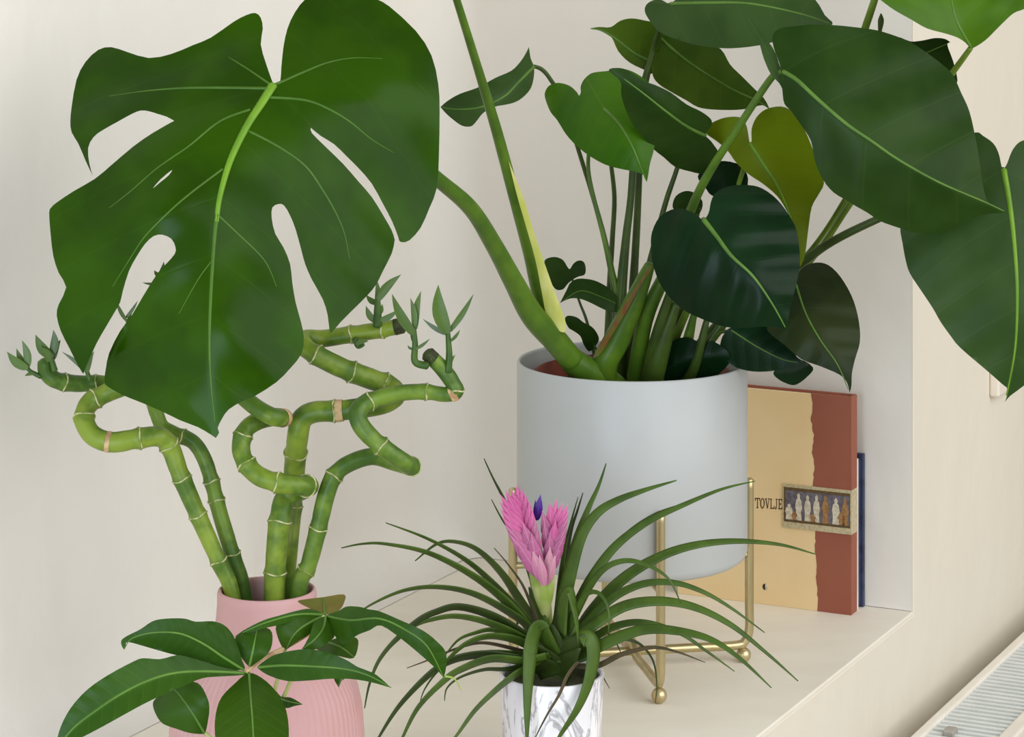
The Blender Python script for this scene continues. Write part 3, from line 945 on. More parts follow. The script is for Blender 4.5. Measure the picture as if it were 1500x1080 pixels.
leaf('I', [(1132, 64), (1132, 52), (1138, 44), (1150, 40), (1178, 37), (1188, 36), (1224, 37), (1254, 40), (1283, 44), (1310, 52), (1334, 62), (1357, 77), (1381, 95), (1396, 110), (1408, 136), (1420, 163), (1429, 202), (1435, 237), (1439, 267), (1446, 293), (1460, 304), (1476, 312), (1476, 312), (1443, 314), (1413, 325), (1390, 338), (1366, 342), (1336, 340), (1317, 334), (1289, 324), (1271, 312), (1250, 300), (1239, 293), (1221, 282), (1206, 264), (1194, 237), (1188, 207), (1174, 184), (1159, 163), (1149, 152), (1146, 133), (1144, 106), (1142, 94), (1136, 78)],
     [(1147, 105), (1168, 118), (1197, 145), (1239, 181), (1277, 207), (1316, 234), (1375, 267), (1440, 295), (1474, 311)], 2.56, 2.53, 'mDark', fold=0.42, tilt=-0.1, arch=-0.02, curl=0.04, rib=(4.0, 0.8), ribmat='rib_dark', quilt=0.0014, nv=4)
leaf('Ib', B2([(880, 88), (880, 88), (915, 108), (945, 155), (985, 212), (1020, 260), (1050, 340), (1066, 400), (1072, 480), (1050, 440), (1005, 392), (968, 310), (945, 230), (920, 160)]),
     B2([(1058, 420), (1010, 320), (960, 220), (882, 90)]), 2.565, 2.59, 'mGrey', fold=-0.4, rib=None, name='leaf_lobe')
leaf('R2', B5([(290, 110), (330, 60), (400, 45), (470, 65), (500, 120), (480, 180), (420, 190), (350, 190), (318, 150)]), B5([(400, 60), (400, 120), (390, 185)]), 2.71, 2.69, 'mDeep', rib=None)
leaf('R1', B5([(185, 230), (200, 190), (240, 170), (280, 180), (310, 215), (300, 260), (260, 270), (200, 255)]), B5([(300, 240), (240, 215), (188, 225)]), 2.72, 2.70, 'mDark', rib=None)
leaf('O', B5([(605, 925), (640, 895), (710, 870), (770, 905), (750, 940), (700, 977), (660, 972), (620, 950)]), B5([(760, 890), (700, 920), (610, 928)]), 2.70, 2.69, 'mDeep', rib=None)
leaf('N', B5([(385, 800), (400, 765), (440, 735), (580, 730), (650, 780), (695, 850), (715, 885), (660, 905), (600, 920), (520, 922), (450, 905), (405, 870), (385, 830)]), B5([(430, 750), (540, 820), (640, 870), (714, 885)]), 2.67, 2.64, 'mDeep', rib=(1.5, 0.5))
leaf('M', B5([(705, 520), (740, 480), (800, 468), (850, 490), (900, 550), (940, 630), (962, 720), (965, 800), (945, 870), (932, 930), (930, 980), (922, 1012), (922, 1012), (912, 970), (880, 935), (800, 900), (720, 870), (650, 810), (580, 750), (600, 690), (660, 620)]),
     B5([(700, 560), (740, 680), (800, 790), (870, 890), (922, 1008)]), 2.65, 2.60, 'mKhaki', fold=0.3, arch=-0.015, rib=(1.8, 0.6), quilt=0.0012, nv=4)
leaf('L', B5([(95, 400), (100, 340), (130, 280), (180, 248), (230, 245), (280, 265), (312, 290), (335, 262), (345, 215), (365, 178), (420, 150), (500, 145), (560, 160), (620, 205), (670, 270), (700, 330), (712, 400), (715, 480), (700, 560), (680, 640), (667, 700), (660, 752), (660, 752), (630, 740), (560, 735), (460, 742), (380, 730), (300, 700), (230, 665), (170, 610), (130, 550), (105, 480)]),
     B5([(315, 290), (370, 360), (430, 440), (520, 525), (600, 640), (660, 748)]), 2.56, 2.53, 'mDeep', fold=0.22, curl=0.06, arch=-0.015, rib=(4.5, 0.8), quilt=0.0018, nv=3.5)
leaf('P1', B4([(310, 210), (340, 190), (380, 187), (420, 205), (445, 245), (460, 256), (480, 225), (510, 207), (540, 215), (552, 250), (545, 290), (500, 305), (450, 340), (420, 375), (380, 378), (350, 340), (320, 270)]),
     B4([(458, 258), (430, 310), (395, 375)]), 2.79, 2.77, 'mDark', rib=None, grid=5)
leaf('P2', B4([(400, 457), (400, 457), (440, 380), (460, 340), (500, 315), (560, 315), (620, 330), (690, 370), (740, 420), (790, 470), (760, 500), (700, 508), (640, 485), (580, 455), (520, 432), (460, 430)]),
     B4([(770, 480), (640, 420), (520, 385), (402, 455)]), 2.72, 2.69, 'mGrey', rib=(1.2, 0.5), grid=5, fold=-0.3)
leaf('P3', B4([(430, 550), (450, 530), (500, 540), (540, 570), (580, 590), (610, 620), (630, 670), (600, 720), (570, 740), (540, 700), (520, 650), (480, 620), (450, 600)]),
     B4([(600, 700), (530, 600), (435, 550)]), 2.70, 2.69, 'mDark', rib=None, grid=5)


def pet(pts, r, mat='petiole_dark', name='petiole'):
    return tube(name, pts, r, mat, mon, 10)


def soilpt(dx, dy):
    return Vector((PC.x + dx, PC.y + dy, SOILZ - 0.006))


CL = W(905, 435, 2.72)
pet([LF['D'].at(948, 618 * .2593 + 0 if False else 160, 0.003) if False else LF['D'].at(885, 160, 0.003), W(868, 200, 2.74), W(862, 250, 2.74), W(880, 330, 2.735), W(896, 395, 2.725), W(906, 445, 2.72), W(905, 520, 2.715), soilpt(-0.02, 0)], [0.002, 0.002, 0.002, 0.0022, 0.0028, 0.0035, 0.005, 0.006], 'petiole')
pet([LF['C'].at(782, 97, 0.002), W(794, 102, 2.775), W(806, 116, 2.775), W(825, 150, 2.765), W(848, 222, 2.755), W(872, 300, 2.745), W(890, 370, 2.735), W(902, 440, 2.725), W(900, 520, 2.72), soilpt(-0.025, 0.005)], [0.002, 0.0022, 0.0022, 0.0022, 0.0022, 0.0024, 0.003, 0.004, 0.005, 0.005], 'petiole_dark')
pet([W(895, 240, 2.78), W(900, 290, 2.77), W(897, 350, 2.76), W(893, 420, 2.75), W(890, 520, 2.735), soilpt(-0.03, 0.015)], [0.0022, 0.0024, 0.0026, 0.003, 0.005, 0.006], 'petiole_dark')
pet([LF['F1'].at(962, 50, -0.004), W(952, 90, 2.755), W(944, 118, 2.75), W(936, 160, 2.745), W(930, 200, 2.735), W(924, 290, 2.73), W(917, 350, 2.725), W(910, 430, 2.72), W(905, 530, 2.715), soilpt(-0.02, 0.0)], [0.0022, 0.003, 0.0032, 0.0032, 0.0034, 0.0036, 0.0042, 0.0055, 0.007, 0.007], 'petiole_dark')
pet([W(1000, 210, 2.72), W(992, 246, 2.72), W(976, 294, 2.72), W(958, 360, 2.715), W(940, 430, 2.71), W(915, 500, 2.71), soilpt(-0.012, 0)], [0.0022, 0.0024, 0.0027, 0.003, 0.004, 0.006, 0.007], 'petiole_dark')
pet([LF['I'].at(1146, 105, 0.004), W(1131, 113, 2.585), W(1100, 158, 2.60), W(1080, 189, 2.61), W(1044, 244, 2.63), W(1017, 296, 2.645), W(985, 380, 2.66), W(945, 470, 2.68), soilpt(0.0, -0.02)], [0.0028, 0.0034, 0.0036, 0.0038, 0.0042, 0.0046, 0.006, 0.008, 0.009], 'petiole')
pet([LF['H'].at(1099, 210, 0.003), W(1085, 260, 2.70), W(1050, 360, 2.71), W(1000, 470, 2.715), soilpt(0.02, -0.01)], [0.002, 0.0026, 0.003, 0.004, 0.006], 'petiole_light')
pet([LF['K'].at(1470, 249, 0.004), W(1430, 262, 2.63), W(1360, 290, 2.65), W(1286, 321, 2.665), W(1219, 354, 2.68), W(1173, 386, 2.69), W(1110, 430, 2.70), W(1050, 480, 2.705), W(1000, 540, 2.71), soilpt(0.03, -0.005)], [0.003, 0.0034, 0.0036, 0.0038, 0.0042, 0.0046, 0.005, 0.006, 0.007, 0.007], 'petiole_dark')
pet([LF['J'].at(1422, 70, 0.003), W(1403, 96, 2.64), W(1370, 140, 2.67), W(1310, 205, 2.70), W(1243, 302, 2.715), W(1195, 372, 2.72), W(1120, 450, 2.72), W(1040, 530, 2.72), soilpt(0.045, 0)], [0.0026, 0.003, 0.0032, 0.0032, 0.0032, 0.0034, 0.004, 0.005, 0.006], 'petiole_light')
pet([W(1300, 180, 2.72), W(1237, 293, 2.73), W(1190, 364, 2.735), W(1120, 440, 2.735), W(1050, 520, 2.73), soilpt(0.05, 0.01)], [0.0022, 0.0024, 0.0026, 0.003, 0.004, 0.005], 'petiole_light')
leaf('S', [(600, -174), (590, -215), (545, -238), (500, -208), (476, -150), (466, -92), (466, -92), (510, -88), (560, -110), (592, -140)], [(598, -174), (540, -160), (467, -93)], 2.44, 2.40, 'mDark')
leaf('T', [(1312, -112), (1290, -150), (1300, -205), (1350, -245), (1410, -240), (1445, -205), (1445, -205), (1400, -150), (1350, -118)], [(1313, -113), (1370, -170), (1444, -205)], 2.66, 2.62, 'mMid')
pet([W(1313, -113, 2.662), W(1296, -50, 2.66), W(1281, 0, 2.66), W(1267, 42, 2.67), W(1230, 150, 2.69), W(1180, 280, 2.71), W(1110, 400, 2.72), W(1030, 510, 2.72), soilpt(0.03, 0.02)], [0.003, 0.0034, 0.0036, 0.0038, 0.004, 0.0042, 0.005, 0.006, 0.007], 'petiole_light')
pet([LF['G'].at(982, 6, 0.003), W(972, 24, 2.74), W(955, 80, 2.765), W(940, 160, 2.765), W(936, 260, 2.76), W(930, 380, 2.75), soilpt(-0.005, 0.02)], [0.002, 0.0026, 0.003, 0.003, 0.0034, 0.004, 0.006], 'petiole_dark')
pet([LF['L'].at(1031, 322, 0.003), W(1010, 350, 2.62), W(985, 420, 2.65), W(960, 500, 2.67), soilpt(0.01, -0.03)], [0.0026, 0.003, 0.004, 0.006, 0.008], 'petiole_dark')
pet([LF['M'].at(1168, 420, 0.003), W(1130, 420, 2.68), W(1070, 460, 2.68), W(1020, 530, 2.69), soilpt(0.035, -0.02)], [0.0022, 0.0026, 0.003, 0.004, 0.005], 'petiole_dark')
pet([LF['N'].at(1075, 488, 0.002), W(1050, 490, 2.68), W(1020, 540, 2.69), soilpt(0.03, -0.03)], [0.0018, 0.002, 0.0026, 0.003], 'petiole_dark')
pet([LF['O'].at(1182, 535, 0.001), W(1120, 500, 2.70), W(1060, 510, 2.70), soilpt(0.04, -0.01)], [0.0012, 0.0016, 0.002, 0.003], 'petiole_dark')
pet([LF['P1'].at(834, 395, 0.001), W(848, 440, 2.78), W(862, 480, 2.76), soilpt(-0.03, 0.02)], [0.001, 0.0013, 0.0016, 0.002], 'petiole_dark')
pet([LF['P2'].at(908, 450, 0.001), W(912, 480, 2.72), soilpt(-0.01, -0.01)], [0.001, 0.0015, 0.002], 'petiole_dark')
pet([LF['P3'].at(870, 505, 0.001), W(878, 525, 2.70), soilpt(-0.025, -0.015)], [0.001, 0.0015, 0.002], 'petiole_dark')
pet([LF['R1'].at(1025, 305, 0.001), W(1010, 360, 2.73), W(975, 460, 2.73), soilpt(0.005, 0.015)], [0.0014, 0.002, 0.003, 0.004], 'petiole_dark')
pet([LF['R2'].at(1060, 242, 0.001), W(1040, 330, 2.72), W(1000, 450, 2.72), soilpt(0.015, 0.02)], [0.0014, 0.002, 0.003, 0.004], 'petiole_dark')
pet([LF['Q'].at(1330, 88, 0.001), W(1300, 150, 2.71), W(1240, 300, 2.735), W(1150, 430, 2.735), soilpt(0.055, 0.02)], [0.0012, 0.002, 0.0024, 0.003, 0.004], 'petiole_light')
# stout sheathed stems in the mouth of the pot
pet([W(952, 388, 2.655), W(930, 440, 2.665), W(905, 495, 2.675), W(885, 540, 2.68), soilpt(-0.02, -0.03)], [0.005, 0.010, 0.013, 0.013, 0.010], 'petiole', 'sheathed_stem')
Leaf(mon, B4([(925, 240), (935, 262), (870, 360), (800, 490), (720, 620), (650, 740), (610, 770), (620, 720), (700, 600), (780, 460), (850, 350)]), B4([(928, 245), (800, 455), (690, 630), (612, 768)]), 2.642, 2.66, 'red_sheath', fold=0.3, quilt=0, grid=5, name='leaf_sheath', label='russet brown edge of a leaf sheath')
pet([W(990, 445, 2.66), W(972, 500, 2.67), W(958, 552, 2.68), soilpt(0.015, -0.035)], [0.004, 0.0085, 0.010, 0.009], 'petiole_dark', 'sheathed_stem')
pet([W(1018, 455, 2.69), W(1005, 510, 2.70), W(995, 560, 2.70), soilpt(0.03, -0.02)], [0.003, 0.006, 0.007, 0.006], 'petiole', 'sheathed_stem')
pet([W(1035, 470, 2.67), W(1020, 530, 2.68), W(1005, 560, 2.69), soilpt(0.035, -0.03)], [0.003, 0.005, 0.006, 0.006], 'petiole_dark', 'sheathed_stem')
Leaf(mon, [(930, 555), (955, 540), (985, 500), (1010, 495), (1030, 505), (1045, 500), (1070, 520), (1062, 540), (1030, 562), (980, 568), (940, 566)], [(945, 560), (1000, 530), (1065, 520)], 2.70, 2.67, 'mDeep', name='leaf', fold=0.4, grid=6)
# brown tipped bud
tube('bud', [W(1287, 60, 2.66), W(1289, 45, 2.66), W(1290.5, 30, 2.66), W(1290.5, 20, 2.66)], [0.0016, 0.002, 0.003, 0.0006], 'petiole_dark', mon, 8)

# ------------------------------------------------------------------ pink vase and lucky bamboo
VD = 2.333
VC = Vector(((391 - 750) / F * VD, VD, 0))
vprof = [(0.02, 0), (0.076, 0), (0.079, 0.003), (0.0825, 0.02), (0.0835, 0.045), (0.083, 0.065), (0.0815, 0.085), (0.078, 0.101), (0.071, 0.114), (0.060, 0.127), (0.0505, 0.138), (0.0455, 0.149),
         (0.0435, 0.160), (0.0425, 0.172), (0.0424, 0.182), (0.0416, 0.1845), (0.0402, 0.1855), (0.0388, 0.1845), (0.0382, 0.181), (0.0385, 0.165), (0.042, 0.149), (0.050, 0.132), (0.066, 0.110), (0.076, 0.08), (0.078, 0.03), (0.07, 0.006), (0.02, 0.005)]
vprof2 = []
for i in range(len(vprof) - 1):
    a, b = vprof[i], vprof[i + 1]
    vprof2 += [a, ((a[0] + b[0]) / 2, (a[1] + b[1]) / 2)]
vprof2.append(vprof[-1])
V, Fc = [], []
seg = 480
for ii, (r, z) in enumerate(vprof2):
    inner = ii > 33
    for j in range(seg):
        a = 2 * math.pi * j / seg
        rr = r
        if not inner and 0.004 < z < 0.138:
            rr = r - 0.0008 * (0.5 + 0.5 * math.cos(a * 80)) * min(1, (0.138 - z) / 0.03)
        V.append((VC.x + rr * math.cos(a), VC.y + rr * math.sin(a), z))
for i in range(len(vprof2) - 1):
    for j in range(seg):
        k = (j + 1) % seg
        Fc.append((i * seg + j, i * seg + k, (i + 1) * seg + k, (i + 1) * seg + j))
Fc.append(tuple(range(seg))[::-1])
vase = mesh_obj('vase', V, Fc, 'pink')
tag(vase, 'pink ribbed bottle-shaped vase holding the bamboo stalks', 'vase')


def stalk(label, pts, rad_px, nodes, mat='stalk', cut=True, scars=()):
    """pts = (px, py, metres nearer(-)/farther(+) than the vase axis)"""
    path = [W(x, y, VD + dd) for x, y, dd in pts]
    base = path[0]
    root = thing('bamboo_stalk', base, label, 'bamboo', 'curled bamboo stalks in the pink vase')
    P = spline([tuple(p) for p in path], 8)
    px = np.array([((p[0] / p[1]) * F + 750, (CAMZ - p[2]) / p[1] * F + HZ) for p in P])
    n = len(P)
    R = np.interp(np.linspace(0, 1, n), np.linspace(0, 1, len(rad_px)), rad_px) / F * VD
    idx = []
    for (nx, ny, frac) in nodes:
        lo, hi = int(frac[0] * (n - 1)), int(frac[1] * (n - 1)) + 1
        dd = ((px[lo:hi] - np.array((nx, ny))) ** 2).sum(1)
        idx.append(lo + int(dd.argmin()))
    Rm = R.copy()
    arc = np.concatenate(([0], np.cumsum(np.linalg.norm(np.diff(P, axis=0), axis=1))))
    for i in idx:
        Rm *= 1 + 0.10 * np.exp(-((arc - arc[i]) / 0.0035) ** 2) - 0.05 * np.exp(-((arc - arc[i] - 0.006) / 0.004) ** 2)
    V, Fc = tube_data(P, list(Rm), 16)
    stem = mesh_obj('stem', V, Fc, mat, root)
    for i in idx:
        t = Vector(P[min(i + 1, n - 1)]) - Vector(P[max(i - 1, 0)])
        t.normalize()
        c = Vector(P[i])
        a = t.orthogonal().normalized()
        b = t.cross(a)
        ring = []
        for j in range(25):
            an = 2 * math.pi * j / 24
            ring.append(c + (a * math.cos(an) + b * math.sin(an)) * (Rm[i] * 1.005) + t * 0.0007 * math.sin(3 * an + i))
        V, Fc = tube_data(ring, 0.0007, 6, False)
        mesh_obj('node_ring', V, Fc, 'node', stem)
    if cut:
        t = (Vector(P[-1]) - Vector(P[-2])).normalized()
        V, Fc = tube_data([Vector(P[-1]) - t * 0.004, Vector(P[-1]) + t * 0.003], [Rm[-1] * 1.04, Rm[-1] * 1.0], 14)
        mesh_obj('cut_end', V, Fc, 'cut', root)
    for (nx, ny, frac, sz) in scars:
        lo, hi = int(frac[0] * (n - 1)), int(frac[1] * (n - 1)) + 1
        i = lo + int(((px[lo:hi] - np.array((nx, ny))) ** 2).sum(1).argmin())
        t = (Vector(P[min(i + 1, n - 1)]) - Vector(P[max(i - 1, 0)])).normalized()
        V, Fc = tube_data([Vector(P[i]) - t * sz, Vector(P[i]), Vector(P[i]) + t * sz], [Rm[i] * 1.03, Rm[i] * 1.07, Rm[i] * 1.03], 14, False)
        mesh_obj('husk', V, Fc, 'scar', stem)
    return root


def shoot(root, pts, leaves, dd, r=4.0, dt=0.0):
    """small green side shoot: stem path in pixels and leaves (base, tip, width px)"""
    P = [W(x, y, VD + dd) for x, y in pts]
    sh = tube('shoot', P, [r / F * VD, r * 0.8 / F * VD, r * 0.6 / F * VD], 'shoot', root, 8)
    for q, (b, t, w) in enumerate(leaves):
        b, t = np.array(b, float), np.array(t, float)
        e = t - b
        p = np.array((-e[1], e[0])) / np.linalg.norm(e)
        bend = p * (w * 0.25 * (1 if q % 2 else -1))
        prof = ((0.0, 0.45), (0.15, 0.85), (0.4, 1.0), (0.65, 0.75), (0.85, 0.35))
        c = lambda s: b + e * s + bend * math.sin(math.pi * s)
        ol = [tuple(c(s) + p * w / 2 * k) for s, k in prof] + [tuple(t), tuple(t)] + [tuple(c(s) - p * w / 2 * k) for s, k in prof[::-1]]
        Leaf(sh, ol, [tuple(b), tuple(c(0.5)), tuple(t)], VD + dd - 0.002 + 0.002 * (q % 3), VD + dd + dt + 0.006 * ((q % 3) - 1), 'shootleaf', fold=-0.3, quilt=0, grid=4, sub=2, thick=0.0006)
    return sh


f_all = (0.0, 1.0)
S1 = stalk('curled bamboo stalk hooking over with its shoots behind the split leaf',
           [(352, 1010, 0.0), (341, 876, 0.0), (320, 822, 0.0), (290, 755, 0.0), (264, 695, 0.0), (249, 655, 0.0), (232, 640, -0.006), (200, 643, -0.012), (163, 648, -0.015), (135, 637, -0.012), (123, 612, -0.004), (132, 590, 0.006), (158, 575, 0.010), (190, 560, 0.012), (206, 530, 0.012), (206, 500, 0.012)],
           [11, 12, 13.5, 14.5, 15, 14.5, 14.5, 14, 13], [(320, 822, (0, .4)), (292, 757, (0, .4)), (266, 698, (0, .5)), (252, 648, (.2, .6)), (203, 642, (.3, .7)), (124, 612, (.5, .9)), (140, 585, (.6, 1))], 'stalk2', scars=[(160, 650, (.4, .7), 0.002)])
shoot(S1, [(206, 508), (192, 482), (183, 466)], [((185, 470), (170, 440), 6), ((184, 466), (202, 440), 5), ((186, 475), (196, 452), 4)], 0.012, 3)
shoot(S1, [(208, 500), (226, 440), (234, 404)], [((234, 404), (226, 396), 6), ((234, 402), (240, 383), 6), ((230, 416), (208, 414), 4), ((234, 404), (246, 392), 5)], 0.014, 2.5)
S2 = stalk('thin bamboo stalk ending in a level arm with leafy shoots over the plain wall',
           [(368, 1010, 0.02), (357, 872, 0.018), (340, 812, 0.018), (322, 752, 0.02), (310, 705, 0.022), (299, 672, 0.024), (283, 648, 0.028), (258, 636, 0.03), (238, 625, 0.032), (229, 605, 0.034), (220, 582, 0.040), (195, 566, 0.042), (150, 562, 0.038), (110, 562, 0.032), (82, 557, 0.026), (68, 545, 0.024), (66, 530, 0.022)],
           [12, 12, 11.5, 11, 10.5, 11, 12, 13, 11], [(338, 810, (0, .3)), (317, 735, (0, .4)), (306, 705, (0, .4)), (266, 640, (.3, .7)), (142, 562, (.6, 1)), (94, 561, (.6, 1))], 'stalk', cut=False)
shoot(S2, [(80, 543), (76, 528), (74, 515)], [((76, 524), (52, 490), 16), ((76, 520), (78, 483), 13), ((78, 526), (89, 498), 11), ((72, 530), (60, 508), 12)], 0.018, 5)
shoot(S2, [(60, 552), (46, 545), (36, 536)], [((40, 540), (10, 515), 14), ((41, 538), (32, 498), 12), ((42, 542), (24, 510), 11), ((48, 548), (36, 551), 5)], 0.02, 4)
shoot(S2, [(132, 556), (128, 546), (128, 538)], [((128, 545), (138, 514), 8), ((130, 548), (90, 515), 7), ((128, 540), (122, 520), 6)], 0.016, 4)
S3 = stalk('thick bamboo stalk with a forward loop in the middle of the vase',
           [(404, 1010, -0.005), (402, 872, -0.005), (406, 800, -0.004), (411, 755, 0.0), (420, 728, 0.008), (444, 716, 0.004), (452, 712, -0.014), (440, 712, -0.028), (410, 708, -0.032), (380, 698, -0.028), (360, 678, -0.022), (353, 655, -0.016), (360, 630, -0.010), (378, 617, -0.004), (402, 611, 0.008), (416, 612, -0.006), (404, 612, -0.022), (386, 604, -0.022), (366, 590, -0.016), (345, 570, -0.006), (330, 545, 0.004)],
           [15, 16, 16, 14.5, 14, 13.5, 13, 13, 12.5, 12], [(404, 836, (0, .3)), (408, 763, (0, .3)), (449, 712, (.2, .45)), (404, 709, (.3, .6)), (356, 683, (.4, .7)), (358, 640, (.5, .8))], 'stalk2', scars=[(413, 613, (.7, .95), 0.004)])
S4 = stalk('thick bamboo stalk zigzagging up to a cut arm under the split leaf',
           [(420, 1010, 0.022), (418, 872, 0.022), (422, 800, 0.022), (428, 735, 0.032), (432, 680, 0.030), (436, 640, 0.018), (442, 615, 0.016), (460, 604, 0.014), (495, 602, 0.012), (535, 597, 0.012), (566, 590, 0.018), (580, 578, 0.03), (570, 566, 0.038), (545, 556, 0.036), (505, 541, 0.03), (470, 524, 0.026), (446, 508, 0.03), (448, 497, 0.042), (475, 496, 0.048), (520, 489, 0.046), (560, 483, 0.044), (585, 478, 0.042)],
           [14, 15, 16, 16, 15, 15, 16, 15, 14, 12.5, 12], [(424, 742, (0, .3)), (428, 665, (.1, .4)), (489, 601, (.3, .5)), (514, 546, (.5, .8)), (563, 562, (.4, .7)), (462, 521, (.6, .85)), (517, 489, (.8, 1)), (560, 483, (.8, 1))], 'stalk2', scars=[(494, 602, (.3, .5), 0.0045)])
shoot(S4, [(553, 478), (553, 455), (553, 438)], [((553, 440), (588, 402), 13), ((552, 450), (551, 408), 9), ((553, 445), (536, 432), 9), ((556, 470), (583, 454), 9), ((550, 472), (536, 448), 10), ((554, 462), (560, 445), 7)], 0.036, 7)
shoot(S4, [(520, 496), (524, 508), (533, 505)], [((522, 504), (540, 500), 8)], 0.036, 4)
S5 = stalk('slim bamboo stalk sweeping right to a curled arm with two leafy shoots',
           [(432, 1010, -0.008), (438, 866, -0.008), (452, 828, -0.008), (466, 775, -0.006), (478, 725, -0.004), (490, 697, -0.002), (510, 680, 0.0), (545, 669, 0.004), (580, 678, 0.006), (602, 684, -0.006), (596, 680, -0.02), (575, 666, -0.026), (548, 645, -0.028), (528, 622, -0.026), (525, 602, -0.022), (542, 588, -0.016), (580, 577, -0.012), (620, 574, -0.010), (652, 578, -0.010), (667, 573, -0.010), (660, 556, -0.010), (645, 537, -0.010), (630, 522, -0.012)],
           [11.5, 12.5, 13, 12.5, 12.5, 13, 13, 13.5, 12, 11, 12, 11], [(452, 836, (0, .3)), (469, 774, (0, .3)), (488, 697, (.1, .4)), (603, 683, (.3, .55)), (556, 655, (.4, .7)), (541, 588, (.5, .8)), (626, 574, (.6, .9)), (668, 572, (.7, 1))], 'stalk', scars=[(664, 577, (.75, .95), 0.003)])
shoot(S5, [(626, 536), (608, 530), (608, 505), (606, 482)], [((606, 490), (574, 430), 15), ((607, 480), (601, 436), 9), ((608, 482), (617, 426), 12), ((608, 512), (630, 496), 5), ((604, 512), (597, 506), 4), ((605, 500), (600, 485), 6)], -0.020, 6)
shoot(S5, [(656, 545), (658, 520), (656, 488)], [((655, 488), (642, 417), 22), ((658, 486), (694, 430), 9), ((654, 490), (619, 467), 7), ((660, 500), (674, 483), 5), ((660, 532), (667, 520), 5)], -0.014, 6)

# ------------------------------------------------------------------ pot with air plant and pink flower spike
TD = 2.42
TC = Vector(((808 - 750) / F * TD, TD, 0))
TR, TH = 0.0465, 0.0885
mp = lathe('flower_pot', [(0.01, 0), (TR - 0.007, 0), (TR - 0.005, 0.001), (TR - 0.004, 0.004), (TR, TH - 0.001), (TR - 0.0008, TH), (TR - 0.0026, TH), (TR - 0.0034, TH - 0.001), (TR - 0.006, 0.008), (0.01, 0.008)], (TC.x, TC.y, 0), 'marble', None, 64)
tag(mp, 'small white marble-patterned pot under the spiky pink-flowered plant', 'pot')
til = thing('air_plant', (TC.x, TC.y, 0.009), 'spiky strap-leaved plant with a pink flower spike, in the marble pot', 'plant')
lathe('inner_pot', [(0.02, 0.0), (0.036, 0.001), (0.0405, TH - 0.016), (0.0415, TH - 0.012), (0.0395, TH - 0.012), (0.039, TH - 0.022), (0.01, TH - 0.020)], (TC.x, TC.y, 0.009), 'cut', til, 40)


def strap(pts, dtip, wpx, mat='strap', droot=TD, beta=45, name='leaf'):
    """pts from tip to root in pixels"""
    P2 = spline(pts, 7)
    n = len(P2)
    arc = np.concatenate(([0], np.cumsum(np.linalg.norm(np.diff(P2, axis=0), axis=1))))
    arc /= arc[-1]
    d = dtip + (droot - dtip) * smooth_step(arc) ** 0.9
    C = [W(x, y, dd) for (x, y), dd in zip(P2, d)]
    V, Fc = [], []
    for i in range(n):
        t = (C[min(i + 1, n - 1)] - C[max(i - 1, 0)]).normalized()
        view = Vector((0, 1, 0))
        p = t.cross(view)
        p = p.normalized() if p.length > 1e-6 else Vector((1, 0, 0))
        bq = math.radians(beta)
        wv = (p * math.cos(bq) + t.cross(p) * math.sin(bq)).normalized()
        nn = t.cross(wv)
        a = arc[i]
        wd = wpx * 1.2 * (0.06 + 0.94 * min(1, (a * 1.35) ** 0.9)) / F * TD / math.cos(bq) * 0.5
        for k, (u, h) in enumerate(((-1, 0.0), (-0.5, 0.05), (0, 0.08), (0.5, 0.05), (1, 0.0))):
            V.append(C[i] + wv * (u * wd) + nn * (h * wd))
    for i in range(n - 1):
        for k in range(4):
            Fc.append((i * 5 + k, i * 5 + k + 1, (i + 1) * 5 + k + 1, (i + 1) * 5 + k))
    o = mesh_obj(name, V, Fc, mat, til)
    md = o.modifiers.new('thickness', 'SOLIDIFY')
    md.thickness = 0.0007
    md.offset = 0
    return o


